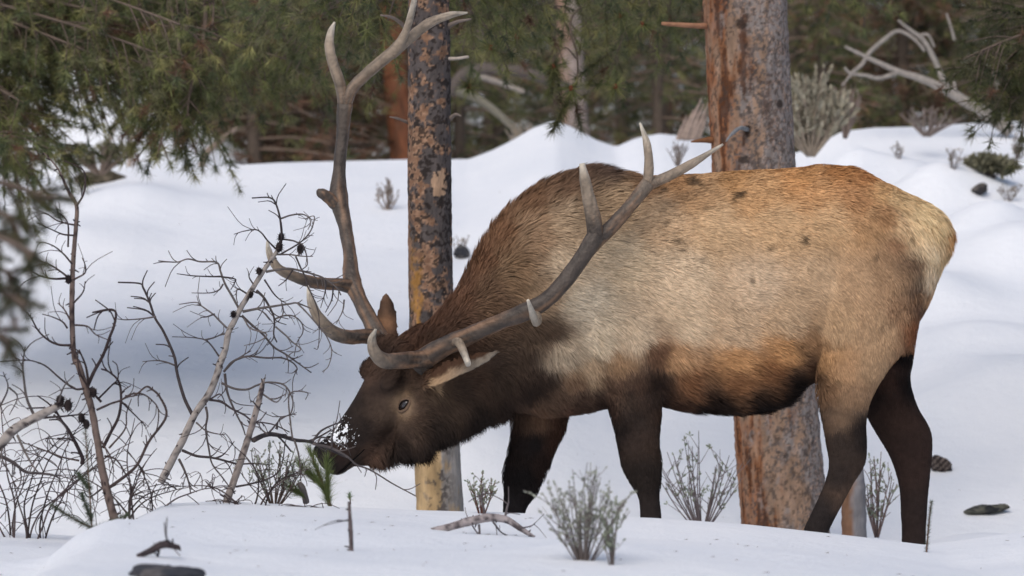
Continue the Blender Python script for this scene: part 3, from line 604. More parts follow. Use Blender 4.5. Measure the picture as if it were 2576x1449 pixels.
def stub(parent, pts, r, c=(120, 110, 104), name='branch_stub', sc=0):
    mb = MB(); tube(mb, pts, r, 7, None, srgb(c), .18, 40, seed=sc); return mb.build(name, M['twig'], parent)

Y1 = 16.5
t1 = thing('pine_tree', 'slim pine trunk with patchy grey and orange bark right behind the elk neck', 'tree', (P(1107, 1290, Y1)[0], Y1, 0.0))
V, Q, T, c = trunk_geo(1071, 0, 1107, 1280, Y1, 52/F*Y1, 59/F*Y1, 5.0, bark1, .05, 120, 800)
mesh_obj('trunk', V, [T, Q], M['bark'], t1, c)
stub(t1, [P(1022, 70, Y1), P(990, 45, Y1-.05), P(957, 38, Y1-.08)], [.009, .007, .003])
stub(t1, [P(1118, 72, Y1), P(1150, 55, Y1-.06), P(1185, 48, Y1-.1)], [.012, .008, .004])
stub(t1, [P(1122, 148, Y1-.02), P(1150, 147, Y1-.05), P(1178, 143, Y1-.08)], [.008, .007, .006], (170, 160, 152))
stub(t1, [P(1130, 300, Y1-.02), P(1146, 288, Y1-.05), P(1160, 292, Y1-.08)], [.010, .007, .003])
stub(t1, [P(1026, 308, Y1), P(1000, 298, Y1-.03), P(980, 294, Y1-.05)], [.007, .005, .002])
Y2 = 17.6
t2 = thing('pine_tree', 'thick leaning pine trunk, orange bark left and grey bark right, behind the elk back', 'tree', (P(1967, 1320, Y2)[0], Y2, 0.0))
V, Q, T, c = trunk_geo(1874, 0, 1967, 1320, Y2, 104/F*Y2, 107/F*Y2, 6.0, bark2, .045, 190, 760, 12, .1)
mesh_obj('trunk', V, [T, Q], M['bark'], t2, c)
stub(t2, [P(1780, 66, Y2-.05), P(1730, 64, Y2-.1), P(1665, 59, Y2-.14)], [.013, .011, .008], (156, 116, 92))
stub(t2, [P(1880, 326, Y2-.17), P(1862, 322, Y2-.26), P(1840, 338, Y2-.34), P(1826, 356, Y2-.36)], [.010, .009, .007, .003], (128, 130, 132))
stub(t2, [P(1812, 356, Y2-.02), P(1780, 352, Y2-.06), P(1738, 357, Y2-.08)], [.018, .014, .003], (120, 84, 60))
# weathered post
Y3 = 17.0
pst = thing('tree_stump', 'short grey weathered snag beside the big trunk behind the hind legs', 'stump', (P(2145, 1340, Y3)[0], Y3, 0.05))
mb = MB(); tube(mb, [P(2150, 1420, Y3), P(2148, 1300, Y3), P(2150, 1225, Y3), P(2153, 1178, Y3)], [.052, .05, .046, .03], 20, 60, rough=.12, nscale=40, colf=lambda V, t: mixc(np.tile(srgb((124, 122, 124)), (len(V), 1)), srgb((120, 92, 74)), sst(-.1, .2, fbm(V*np.array([1, 1, .3]), 22, 7)-(V[:, 0]-P(2145, 0, Y3)[0])*9)))
mb.build('trunk', M['bark'], pst)

# boughs across the top belong to the two pines (limbs reach out above the frame)
def limb(parent, px0, py0, Ya, px1, py1, Yb, sag=40, **k):
    a = P(px0, py0, Ya); b_ = P(px1, py1, Yb); m = (a+b_)/2+np.array([0, 0, sag/700.])
    bough(parent, [a, m*.6+a*.4, m*.6+b_*.4, b_], **k)
sd_ = 100
def many(parent, lst, **k):
    global sd_
    for l in lst: sd_ += 1; limb(parent, *l, seed=sd_, **k)
many(t1, [(1060, -260, Y1+.1, 760, -30, 18.6), (1060, -200, Y1+.1, 620, 60, 19.2), (1060, -150, Y1+.1, 700, 150, 19.6), (1075, -150, Y1+.1, 1290, 60, 19.5), (1075, -200, Y1+.1, 1420, 40, 19.0), (1075, -260, Y1+.1, 1560, -10, 18.5), (1060, -80, Y1+.1, 860, 120, 19.4),
          (1075, -100, Y1+.1, 1240, 130, 20), (1060, -120, Y1+.2, 560, 170, 20.5)], side=26, nn=40)
many(t2, [(1870, -260, Y2, 1640, -20, 19), (1870, -200, Y2, 1520, 40, 19.3), (1870, -150, Y2, 1600, 60, 19.8), (1870, -260, Y2, 1720, 10, 20.2), (1870, -220, Y2+.2, 2180, -10, 20.5)], side=24, nn=40)
# hanging twig tufts in front of the pale trunk
R0 = bough(t2, [P(1560, -40, 19), P(1440, 40, 18.6), P(1452, 140, 18.5), P(1452, 205, 18.4), P(1440, 240, 18.4)], side=3, tuft=.06, nn=60, bare=.9, r0=.007, seed=5)
bough(t2, [P(1452, 150, 18.5), P(1420, 120, 18.4), P(1388, 165, 18.4)], side=3, tuft=.05, nn=50, bare=.85, r0=.004, seed=6)
bough(t2, [P(1600, -20, 18.9), P(1570, 80, 18.6), P(1530, 200, 18.5)], side=5, tuft=.06, nn=50, bare=.7, r0=.005, seed=8)
for x, y, q in ((1436, 222, 1.3), (1392, 168, 1.25), (1548, 218, 1.2), (1300, 92, 1.2), (1235, 120, 1.15), (1615, 60, 1.2), (1560, 40, 1.15), (1180, 218, 1.1)):
    c0 = P(x, y, 18.35); nb = MB(); dd = rng.normal(0, 1, (26, 3)); dd /= np.linalg.norm(dd, axis=1)[:, None]
    needles(nb, np.tile(c0, (26, 1))+dd*.008, dd, 9, .072, .0034, GREENS[rng.integers(0, 3, 26)]*q*rng.uniform(.8, 1.2, 26)[:, None], .35)
    ellipsoid(c0, [np.array([.012, 0, 0]), np.array([0, .012, 0]), np.array([0, 0, .014])], 5, nb, srgb((120, 66, 44)))
    nb.build('needle_tuft', M['needle'], t2, smooth=False)
# background trunks
def bark_plain(c1, c2, side_c=None):
    def f(V, an):
        n = fbm(V*np.array([1, 1, .4]), 12, 5); c = mixc(np.tile(srgb(c1), (len(V), 1)), srgb(c2), sst(-.1, .3, n))
        if side_c is not None: c = mixc(c, srgb(side_c), sst(.0, .6, -np.cos(an)+n))
        return c
    return f
tp = thing('pine_tree', 'pale pink-grey trunk far behind the pointed snow peak', 'tree', (P(1450, 350, 36)[0], 36, 1.5))
V, Q, T, c = trunk_geo(1432, 60, 1452, 340, 36, 31/F*36, 35/F*36, 7.5, bark_plain((168, 154, 148), (136, 128, 126), (168, 138, 122)), .04, 32, 120)
mesh_obj('trunk', V, [T, Q], M['bark'], tp, c)
tp2 = thing('pine_tree', 'reddish orange trunk showing behind the slim patchy pine', 'tree', (P(1006, 390, 33)[0], 33, 1.5))
V, Q, T, c = trunk_geo(985, 0, 1010, 390, 33, 30/F*33, 30/F*33, 7, bark_plain((124, 80, 58), (100, 68, 52)), .04, 32, 120)
mesh_obj('trunk', V, [T, Q], M['bark'], tp2, c)

# ------------------------------------------------------------------ left pine: boughs hanging across the upper left
YL = 20.5
lp = thing('pine_tree', 'big green pine whose boughs hang across the upper left, trunk out of frame', 'tree', (P(-330, 480, YL)[0], YL, .8))
V, Q, T, c = trunk_geo(-330, 0, -320, 600, YL, .17, .19, 6.5, bark_plain((110, 86, 70), (70, 60, 54)), .05, 32, 120)
mesh_obj('trunk', V, [T, Q], M['bark'], lp, c)
L_ = []
rr = random.Random(3)
for k in range(40):
    x = rr.uniform(20, 800); y = rr.uniform(-20, 330-.2*x+ (50 if x < 500 else 0)); 
    if math.hypot(x-225, (y-265)*1.3) < 105: continue
    L_.append((-330, y-230, YL, x, y, rr.uniform(18.8, 21.5)))
many(lp, L_, side=24, nn=44, bare=.35, mul=1.2)
many(lp, [(-330, 100, YL, 120, 330, 19.8), (-330, 100, YL, 60, 260, 19.4), (-330, 150, YL, 180, 380, 20.5), (-330, 250, YL, 90, 430, 19.6), (-330, 200, YL, 40, 370, 19.2), (-330, 60, YL, 300, 120, 19.7), (420, -200, YL, 400, 300, 20.2), (500, -200, YL, 520, 330, 20.4), (360, -200, YL, 330, 150, 20.4), (620, -200, YL, 610, 230, 20.6)], side=18, nn=42, bare=.5, mul=1.15)
# drooping end that dips over the snow line
bough(lp, [P(420, -20, 19.5), P(450, 120, 19.3), P(425, 270, 19.2), P(395, 395, 19.1)], side=14, tuft=.07, nn=50, bare=.45, seed=55, brown=.15)
bough(lp, [P(520, -20, 19.5), P(510, 120, 19.3), P(480, 220, 19.2), P(470, 300, 19.1)], side=16, tuft=.08, nn=50, bare=.3, seed=57, brown=.1)
mb = MB()
for (x, y) in ((533, 68), (523, 78), (543, 80), (518, 5), (530, 3)):
    c0 = P(x, y, 19); 
    for q in range(60):
        d = rng.normal(0, 1, 3); d /= np.linalg.norm(d); s = np.cross(d, [0, 0, 1.]); s /= np.linalg.norm(s)
        mb.add([c0+d*.008-s*.005, c0+d*.008+s*.005, c0+d*.021], [[0, 1, 2]], None, srgb((120, 106, 98))*rng.uniform(.5, 1.1))
tube(mb, [P(535, -30, 19), P(537, 30, 19), P(534, 66, 19)], .004, 5, 10, srgb((110, 96, 88)))
mb.build('pine_cone', M['twig'], lp)
# soft nearer boughs at the left edge
YN = 8.2
ln_ = thing('pine_tree', 'dark out-of-focus pine boughs poking in at the left edge in front', 'tree', (P(-260, 1200, YN)[0], YN, .4))
V, Q, T, c = trunk_geo(-300, 0, -260, 1200, YN, .03, .04, 3.0, bark_plain((90, 76, 66), (60, 50, 46)), .05, 24, 80)
mesh_obj('trunk', V, [T, Q], M['bark'], ln_, c)
many(ln_, [(-290, 480, YN, 60, 560, 7.9), (-290, 520, YN, 90, 640, 7.7), (-290, 560, YN, 40, 700, 8.0), (-290, 640, YN, 70, 770, 7.8), (-290, 420, YN, 130, 500, 8.2), (-290, 760, YN, 30, 860, 7.9)], side=16, nn=40, tuft=.022, ln=.026, wd=.0018, sag=15, mul=.5, bare=.4)

# right top pine bough
rp = thing('pine_tree', 'green pine bough reaching in at the upper right edge', 'tree', (P(2900, 400, 19)[0], 19, .9))
V, Q, T, c = trunk_geo(2880, 0, 2900, 600, 19, .12, .14, 5.5, bark_plain((120, 90, 70), (70, 60, 54)), .05, 32, 100)
mesh_obj('trunk', V, [T, Q], M['bark'], rp, c)
many(rp, [(2880, 20, 19, 2420, 150, 18.6), (2880, 40, 19, 2480, 210, 18.8), (2880, 90, 19, 2540, 260, 18.7), (2880, -60, 19, 2500, 50, 19.2), (2880, 0, 19, 2560, 130, 18.9)], side=18, nn=42, bare=.45, mul=.6)

# ------------------------------------------------------------------ forest behind the ridge
def conifer_mesh(seed, h, w, nb, nn, ln, wd, brown, mul, kind=0):
    R = np.random.default_rng(seed); wood = MB(); tube(wood, [(0, 0, -.4), (0, 0, h*.5), (.05, 0, h)], [.08, .06, .02], 8, 14, srgb((92, 82, 74)), .1, 8)
    cs, ds = [], []
    for k in range(nb):
        z = h*(R.random()**.9)*.97+.05; a = R.uniform(0, 2*math.pi); L = w*(1-z/h)**.7*R.uniform(.5, 1.1)+.12
        d = np.array([math.cos(a), math.sin(a), R.uniform(-.25, .15)]); b0 = np.array([0, 0, z]); 
        tip = b0+d*L+np.array([0, 0, -.15*L])
        tube(wood, [b0, (b0+tip)/2+np.array([0, 0, .04]), tip], [.016, .006], 4, 5, srgb((128, 112, 100)))
        m = int(L/.1)+2
        for t in np.linspace(.3, 1, m):
            c = b0+(tip-b0)*t+R.normal(0, .07, 3)*(.4+t); cs.append(c); ds.append(d*.7+R.normal(0, .35, 3))
    cs = np.array(cs); ds = np.array(ds); ds /= np.linalg.norm(ds, axis=1)[:, None]
    nb_ = MB(); cl_ = greens(len(cs), brown, mul)*(1+.5*vnoise(cs, 2.2, seed))[:, None]
    needles(nb_, cs, ds, nn, ln, wd, cl_, .9)
    return wood, nb_
protos = []
for k, (h, w, br, mul) in enumerate([(6, 1.5, .05, .62), (5, 1.3, .08, .8), (7, 1.6, .04, .5), (4.5, 1.2, .7, .95), (3.6, 1.1, .15, .85)]):
    wood, nb_ = conifer_mesh(20+k, h, w, 110, 11, .15, .012, br, mul)
    protos.append((wood, nb_, None))
TREES = []
def plant(k, px, Y, rz, s=1., label=None, group='conifers of the blurred forest behind the ridge'):
    wood, nb_, src = protos[k]
    X = (px-1288)/F*Y; z = float(ground(X, Y))
    nm = 'pine_tree' if k != 3 else 'dead_pine_tree'
    t = thing(nm, label, 'tree', (X, Y, z-.1), group)
    t.rotation_euler = (0, 0, rz); t.scale = (s, s, s)
    if src is None:
        tr = wood.build('trunk', M['twig'], None); tr.parent = t
        cr = nb_.build('crown', M['needle'], None, smooth=False); cr.parent = t
        protos[k] = (wood, nb_, (tr, cr))
    else:
        for o in src:
            c = o.copy(); C.objects.link(c); c.parent = t
    return t
rr = random.Random(11)
GL = 'dark green conifer in the blurred forest behind the snow ridge'
RL = ['rust-brown dead conifer in the blurred forest, %s' % w for w in ('nearest the left', 'second from the left', 'third from the left', 'fourth from the left', 'fifth from the left', 'sixth from the left', 'seventh from the left', 'eighth from the left')]
TODO = []
for _x, _Y, _s in ((640, 32.5, .8), (735, 33.5, .95), (830, 33, .75), (2270, 36, .9)): TODO.append((_x, _Y, _s))
RL2 = ['rust-red dead conifer just behind the ridge, leftmost of the three left of the tall antler', 'rust-red dead conifer just behind the ridge, middle of the three near the tall antler', 'rust-red dead conifer right behind the tall antler fork', 'rust-red dead conifer behind the fallen grey tree']
rows = [(33.5, 400), (38, 350), (44, 300), (51, 270), (58, 240)]
for Y, st in rows:
    x = -760
    while x < 3300:
        xx = x+rr.uniform(-90, 90)
        front = Y < 36
        k = rr.choice([0, 1, 2, 4, 1, 0]) 
        if 480 < xx < 820 and rr.random() < .75 and Y < 46: k = 3
        if 2200 < xx < 2320 and Y < 46: k = 3
        if front and (1330 < xx < 1560 or 120 < xx < 330): x += st; continue
        RC = globals().setdefault('RC', [0]); RC[0] += (k == 3)
        plant(k, xx, Y+rr.uniform(-1.6, 1.6), rr.uniform(0, 6.28), rr.uniform(.8, 1.2)*(.75 if front else 1), RL[RC[0]-1] if k == 3 else GL, 'rust-brown conifers of the blurred forest' if k == 3 else 'dark green conifers of the blurred forest')
        x += st
for _x, _Y, _s in TODO: RC[0] += 1; plant(3, _x, _Y, _x, _s, RL2.pop(0), 'rust-brown conifers of the blurred forest')
# far wood as one mass
nbm = MB(); K = 9000
X = rng.uniform(-16, 16, K); Y = rng.uniform(64, 74, K); zg = ground(X, Y); Z = zg+rng.random(K)**.8*9.0
cs = np.stack([X, Y, Z], -1); ds = rng.normal(0, 1, (K, 3)); ds[:, 2] *= .5; ds /= np.linalg.norm(ds, axis=1)[:, None]
needles(nbm, cs, ds, 9, .42, .07, greens(K, .12, .55)*(1+.5*vnoise(cs, .7, 8))[:, None], .9)
tag(nbm.build('forest', M['needle'], smooth=False), 'dark distant wood closing off the background', 'forest', kind='stuff')

# ------------------------------------------------------------------ twiggy dead wood
def c8(x, y): return ((x/1.7046)/1.4907, (550+y/1.7046)/1.4907)
def c7(x, y): return ((x/1.6846)/1.4907, (1300+y/1.6846)/1.4907)
def c1(x, y): return ((1100+x/1.61)/1.4907, (1000+y/1.61)/1.4907)
def c2(x, y): return ((1000+x/1.449)/1.4907, (y/1.449)/1.4907)
def c3(x, y): return ((2540+x/1.9815)/1.4907, (y/1.9815)/1.4907)
def path(conv, L, Y0, dY=0.): 
    n = len(L); return [P(*conv(*p), Y0+dY*i/max(1, n-1)) for i, p in enumerate(L)]
def dead(name, label, cat, conv_main, main, Y0, rad, twigs, col=(150, 143, 138), tcol=(62, 56, 58), cones=(), dYm=0., tr=.0026, sub=2, snow=False):
    pm = []
    for conv, L in main: pm += [conv(*p) for p in L]
    pts = [P(a, b_, Y0+dYm*i/len(pm)) for i, (a, b_) in enumerate(pm)]
    t = thing(name, label, cat, tuple(pts[0]))
    mb = MB(); tube(mb, pts, rad, 10, len(pts)*6, rough=.16, nscale=60, colf=lambda V, tt: mixc(np.tile(srgb(col), (len(V), 1)), srgb(tcol), sst(.12, .4, fbm(V, 70, 33)+.1*tt)))
    for k in range(int(len(pts)*2.2)):                       # knots
        i = rng.integers(0, len(pts)-1); b0 = pts[i]+(pts[i+1]-pts[i])*rng.random(); d = rng.normal(0, 1, 3); d /= np.linalg.norm(d)
        rr_ = np.interp(i, [0, len(pts)-1], [rad[0], rad[-1]])
        tube(mb, [b0, b0+d*(rr_*1.3), b0+d*(rr_*1.6+rng.uniform(.002, .012))], [.0035, .0015], 4, 4, srgb(tcol))
    mb.build('stem', M['twig'], t)
    for tw in twigs:
        conv, L = tw[0], tw[1]; r = tw[2] if len(tw) > 2 else tr; dy = tw[3] if len(tw) > 3 else rng.uniform(-.12, .12)
        mb = MB(); p = path(conv, L, Y0, dy)
        cc = mixc(np.array([srgb(tcol)]), srgb(col), np.array([rng.uniform(0, .35)]))[0]
        tube(mb, p, [r*1.25, r*.55], 5, len(p)*5, cc, .12, 90)
        pp = catmull(p, 24)
        for q in range(int(sub*len(L)*.5)):
            i = rng.integers(4, 22); T = pp[i+1]-pp[i]; T /= np.linalg.norm(T)+1e-9; s = rng.normal(0, 1, 3); s[1] *= .5; s = s-T*s.dot(T); s /= np.linalg.norm(s)
            l = rng.uniform(.006, .05) if rng.random() < .6 else rng.uniform(.03, .09)
            tube(mb, [pp[i], pp[i]+(T*.7+s*.5)*l*.6, pp[i]+(T*.8+s*1.0)*l], [r*.5, r*.35], 4, 6, cc)
        mb.build('twig', M['twig'], t)
    for (conv, x, y, rr_) in cones:
        mb = MB(); c0 = P(*conv(x, y), Y0-.01)
        ellipsoid(c0, [np.array([rr_*.7, 0, 0]), np.array([0, rr_*.7, 0]), np.array([0, 0, rr_])], 6, mb, srgb((48, 42, 42)))
        for q in range(50):
            d = rng.normal(0, 1, 3); d /= np.linalg.norm(d); s = np.cross(d, [.1, .2, 1.]); s /= np.linalg.norm(s)
            mb.add([c0+d*rr_*.5-s*.004, c0+d*rr_*.5+s*.004, c0+d*rr_*rng.uniform(1.1, 1.6)], [[0, 1, 2]], None, srgb((70, 62, 62))*rng.uniform(.5, 1.2))
        mb.build('pine_cone', M['twig'], t)
    return t
YB = 14.05
dead('dead_branch', 'long pale leaning dead branch with cones and dark curling twigs, crossing the antler tine', 'branch', None,
 [(c7, [(1015, 860), (1080, 730), (1150, 600), (1230, 430), (1330, 280), (1385, 130)]), (c8, [(1400, 1400), (1440, 1300), (1460, 1190), (1500, 1110), (1540, 1030), (1600, 930), (1650, 850), (1700, 770), (1750, 700), (1790, 640)])], YB, [.0135, .0125, .0115, .010, .0085, .0065],
 [(c8, L) if not isinstance(L, tuple) else L for L in [
 (c8, [(1790, 640), (1800, 570), (1790, 460), (1760, 360), (1720, 325), (1610, 328)], .004),
 [(1795, 460), (1860, 438), (1930, 432), (1975, 455), (1985, 490), (1968, 530)], [(1770, 660), (1710, 600), (1670, 550), (1630, 530), (1560, 540), (1495, 560)],
 [(1800, 590), (1870, 600), (1920, 610), (1985, 540), (2010, 450), (1975, 450), (1950, 468)], [(1770, 690), (1850, 690), (1930, 700), (2000, 702)],
 [(1790, 690), (1860, 650), (1920, 620), (1950, 660), (1965, 750), (1930, 790), (1990, 800)], (c8, [(1700, 800), (1780, 785), (1850, 780), (1930, 795), (2000, 815), (2070, 840), (2150, 900), (2180, 950)], .0038),
 [(1890, 700), (1920, 770), (1950, 830), (1965, 890), (1990, 940), (2020, 1010), (2040, 1100), (2035, 1280), (2005, 1288)],
 (c8, [(1640, 920), (1690, 970), (1740, 1060), (1755, 1120), (1750, 1200), (1770, 1250)], .004), (c8, [(1550, 1055), (1650, 1035), (1750, 1020), (1850, 1005), (1900, 1000), (1990, 1035)], .004),
 (c8, [(1545, 1080), (1610, 1140), (1680, 1200), (1750, 1280), (1830, 1330), (1900, 1380), (1990, 1445)], .0038), [(1900, 1000), (1960, 1060), (2030, 1140), (2080, 1200), (2120, 1300), (2100, 1400), (2060, 1440)],
 [(1760, 1100), (1820, 1080), (1880, 1085), (1930, 1130), (1935, 1190), (1900, 1250), (1880, 1340)], (c8, [(1530, 1040), (1480, 950), (1440, 880), (1410, 800), (1385, 740), (1280, 735), (1200, 718), (1130, 738), (1012, 730)], .0036),
 [(1415, 830), (1340, 830), (1230, 825), (1130, 812)], [(1415, 832), (1500, 845), (1500, 870), (1475, 915)], [(1425, 880), (1400, 915), (1340, 935), (1225, 935)],
 (c8, [(1450, 1160), (1400, 1110), (1360, 1070), (1290, 1020), (1250, 995), (1145, 1008)], .003), [(1370, 1070), (1320, 1088), (1282, 1090)], [(1400, 1340), (1350, 1270), (1310, 1235), (1230, 1220), (1100, 1215)], [(1310, 1235), (1370, 1220), (1425, 1190), (1430, 1150)],
 [(1690, 850), (1750, 940), (1800, 985), (1830, 1000)], [(1560, 1100), (1600, 1160), (1690, 1190), (1700, 1215), (1640, 1250), (1560, 1272)], [(1760, 1150), (1830, 1210), (1870, 1250), (1920, 1290), (1900, 1310), (1830, 1310)],
 (c8, [(1430, 1440), (1480, 1380), (1540, 1350), (1600, 1340), (1700, 1350), (1800, 1350), (1870, 1380), (1900, 1420), (1880, 1440)], .0036), [(1440, 1430), (1500, 1370), (1560, 1330), (1605, 1305)], [(1580, 940), (1520, 910), (1510, 960), (1520, 1000)], [(1620, 880), (1595, 840), (1587, 795)],
 [(1800, 1000), (1810, 1060), (1780, 1120)], [(1870, 790), (1830, 850), (1780, 890)], [(2080, 840), (2080, 920), (2050, 1030)], [(2130, 900), (2120, 980), (2080, 1060)], [(2200, 980), (2190, 1050), (2150, 1130)],
 (c7, [(1400, 230), (1480, 265), (1560, 270), (1620, 245), (1690, 225), (1790, 240), (1840, 310), (1850, 370), (1830, 430), (1770, 450), (1740, 520)], .0034),
 (c7, [(1420, 170), (1430, 260), (1450, 330), (1490, 420), (1530, 500), (1550, 560)], .004), (c7, [(1320, 335), (1400, 350), (1460, 390), (1540, 430), (1600, 470), (1720, 490), (1830, 540)], .0036),
 (c7, [(1215, 430), (1170, 340), (1140, 250), (1115, 150), (1100, 60), (1035, -90), (980, -180), (945, -280), (905, -370), (880, -400), (745, -407)], .0052), (c7, [(985, -190), (910, -178), (800, -170), (740, -175)],),
 (c7, [(1110, 120), (1040, 95), (980, 88), (900, 95)]), (c7, [(1240, 480), (1300, 530), (1370, 550), (1420, 555)]), (c7, [(1150, 655), (1240, 690), (1330, 700), (1400, 715), (1500, 740), (1600, 738), (1700, 745)], .0042),
 (c7, [(1130, 710), (1160, 770), (1190, 850), (1205, 930)], .004), (c7, [(1300, 380), (1310, 440), (1300, 520), (1320, 650), (1340, 740), (1400, 820), (1445, 880)], .0036), (c7, [(1330, 330), (1390, 300), (1420, 350)])]],
 cones=[(c8, 1797, 578, .014), (c8, 1785, 642, .017), (c8, 1920, 655, .017), (c8, 1655, 795, .013), (c8, 1492, 1070, .012), (c8, 1605, 945, .010)])
YC = 13.25
dead('dead_snag', 'short broken-topped dead stick standing in the snow with a pale limb reaching to the muzzle', 'branch', None,
 [(c7, [(1420, 1010), (1490, 810), (1560, 600), (1620, 400), (1650, 280), (1665, 205)])], YC, [.0125, .012, .011, .010, .009, .005],
 [(c7, [(1600, 590), (1680, 555), (1760, 560), (1860, 590), (1950, 600), (2060, 640), (2190, 700)], .0072, .7), (c1, [(120, 1070), (230, 1095), (330, 1150), (380, 1195), (470, 1230), (600, 1310), (740, 1385)], .0036, .3),
  (c1, [(120, 1050), (170, 990), (240, 955), (300, 935)], .0036, .5), (c1, [(230, 1095), (235, 1020), (250, 980)], .003, .4), (c1, [(150, 1060), (180, 1030), (300, 1080), (330, 1020)], .0028, .4),
  (c7, [(1750, 520), (1760, 470), (1830, 430), (1870, 430)]), (c7, [(1490, 885), (1570, 870), (1680, 840), (1760, 790), (1790, 700), (1800, 600)], .003), (c7, [(1850, 590), (1835, 480), (1830, 300), (1940, 290), (1930, 335)]),
  (c7, [(1860, 590), (1890, 700), (1900, 850)], .003), (c7, [(1690, 555), (1650, 520), (1630, 480)]), (c7, [(1660, 300), (1740, 350), (1780, 320)]), (c7, [(1640, 400), (1600, 350), (1580, 350)])], col=(146, 136, 130))
YA = 12.9
dead('dead_sapling', 'tall thin dead sapling with arching side twigs rooted in a snow hollow at the left', 'tree', None,
 [(c7, [(775, 1235), (720, 1080), (680, 930), (640, 750), (610, 560), (580, 400), (540, 260), (490, 100)]), (c8, [(485, 1380), (470, 1300), (460, 1100), (462, 900), (470, 700), (485, 520), (490, 380), (440, 290), (400, 200), (370, 140), (330, 90), (280, 40)])], YA,
 [.014, .0135, .012, .011, .010, .009, .0085, .008, .007, .006, .004, .0028, .0018],
 [(c8, L) if not isinstance(L, tuple) else L for L in [
 (c8, [(490, 380), (535, 300), (545, 200), (520, 140), (410, 90)], .0028), [(475, 500), (420, 490), (360, 470), (300, 430), (240, 410)], [(470, 567), (400, 560), (330, 530), (240, 490)], [(460, 750), (410, 690), (350, 640), (290, 615), (230, 610)],
 (c8, [(440, 840), (390, 800), (330, 760), (270, 735), (200, 720)], .003), (c8, [(440, 840), (350, 845), (270, 830), (210, 800)], .0034), [(470, 850), (540, 810), (545, 760), (525, 710)], [(470, 1000), (530, 930), (545, 860)],
 (c8, [(455, 1270), (370, 1265), (300, 1230), (240, 1170), (190, 1080), (120, 1010)], .0034), [(480, 1140), (560, 1150), (610, 1200), (690, 1235)], (c8, [(560, 1530), (600, 1440), (660, 1330), (700, 1220), (730, 1140), (740, 1060), (700, 1040), (590, 1060)], .005),
 [(430, 1160), (400, 1120), (340, 1090), (270, 1070)], [(455, 1120), (410, 1040), (370, 1000)], [(435, 640), (435, 500), (400, 440), (370, 430)],
 (c7, [(560, 230), (540, 120), (500, 20)], .004), (c7, [(650, 640), (700, 540), (750, 440), (765, 320), (750, 220), (690, 160), (640, 140)], .0046),
 (c7, [(690, 890), (800, 810), (870, 740), (940, 600), (1050, 440), (1010, 320), (960, 270), (920, 255), (850, 310), (790, 310)], .0044), (c7, [(870, 740), (910, 800), (905, 885)]),
 (c7, [(610, 400), (700, 360), (760, 340), (830, 300), (900, 300), (960, 340), (1000, 400), (990, 520), (940, 590)], .003), (c7, [(530, 265), (470, 265), (380, 200), (300, 130), (240, 100), (160, 85), (0, 95)], .003),
 (c7, [(520, 740), (515, 690), (440, 540), (390, 470), (350, 400)], .006), (c7, [(500, 720), (400, 700), (320, 670), (240, 640), (150, 610), (20, 610)]), (c7, [(760, 340), (850, 430), (920, 500)]), (c7, [(640, 350), (560, 260), (500, 150), (490, 20)], .0034),
 (c7, [(690, 640), (790, 520), (800, 420), (830, 330)]), (c7, [(660, 690), (740, 720), (820, 860), (855, 960)]), (c7, [(640, 600), (700, 700), (720, 790)]), (c7, [(620, 330), (700, 250), (745, 200), (740, 120), (710, 90)]), (c7, [(640, 900), (560, 950), (520, 880)])]],
 col=(112, 98, 92), tcol=(52, 44, 46), cones=[(c8, 438, 850, .014), (c7, 590, 290, .016)], dYm=.1)
YD = 12.6
dead('dead_branch', 'thick grey dead branch with dark cones entering from the left edge', 'branch', None,
 [(c7, [(-260, 800), (-120, 710), (0, 620), (80, 530), (200, 460), (320, 400), (400, 360)])], YD, [.016, .016, .0155, .015, .014, .013, .009],
 [(c7, [(220, 445), (170, 330), (150, 200), (145, 100), (160, 0)], .004), (c7, [(110, 560), (150, 650), (200, 740), (235, 790)], .0036), (c7, [(0, 690), (80, 730), (160, 790), (250, 800), (330, 810), (380, 835)], .005),
  (c7, [(20, 600), (10, 700), (60, 790)]), (c7, [(340, 430), (420, 520), (430, 630)]), (c7, [(360, 400), (400, 260), (470, 180)]), (c7, [(270, 450), (400, 440), (500, 430), (560, 430)], .003), (c7, [(0, 380), (50, 260), (20, 160)]), (c7, [(60, 260), (110, 320), (60, 430)])],
 cones=[(c7, 380, 340, .018), (c7, 430, 372, .018), (c7, 515, 450, .015), (c7, 545, 490, .015)])
# fallen grey tree at the upper right, behind
YF = 26.5
def s3(L, Y0=YF): return [P(*c3(*p), Y0) for p in L]
ft = thing('fallen_tree', 'bleached grey fallen tree with bare forked limbs on the ridge at the upper right', 'fallen tree', tuple(P(*c3(2420, 960), YF)))
mb = MB(); gc = srgb((146, 140, 134))
tube(mb, s3([(2480, 980), (2300, 850), (2120, 740), (1960, 650), (1800, 580), (1640, 530), (1440, 440), (1245, 345)]), [.046, .04, .034, .029, .024, .02, .015, .008], 10, 60, gc, .12, 20); mb.build('trunk', M['twig'], ft)
for L, r in (([(1640, 540), (1500, 580), (1400, 560), (1290, 545), (1240, 500)], [.03, .026, .02, .016]), ([(1300, 540), (1370, 480), (1430, 390), (1530, 300), (1640, 230), (1760, 290), (1840, 380)], [.024, .028, .024, .018]),
             ([(2020, 680), (1960, 560), (1910, 440), (1830, 300), (1740, 230), (1640, 150)], [.045, .036, .03, .014]), ([(1780, 270), (1860, 260), (1910, 350)], [.022, .014]), ([(2430, 950), (2400, 760), (2340, 520), (2220, 440)], [.04, .03, .02, .012]), ([(2060, 680), (2060, 600)], [.03, .018]), ([(1300, 545), (1220, 640)], [.016, .01]), ([(2060, 300), (2030, 190), (2000, 100)], [.02, .012])):
    mb = MB(); tube(mb, s3(L), [q*.5 for q in r], 8, 40, gc, .12, 20); mb.build('branch', M['twig'], ft)
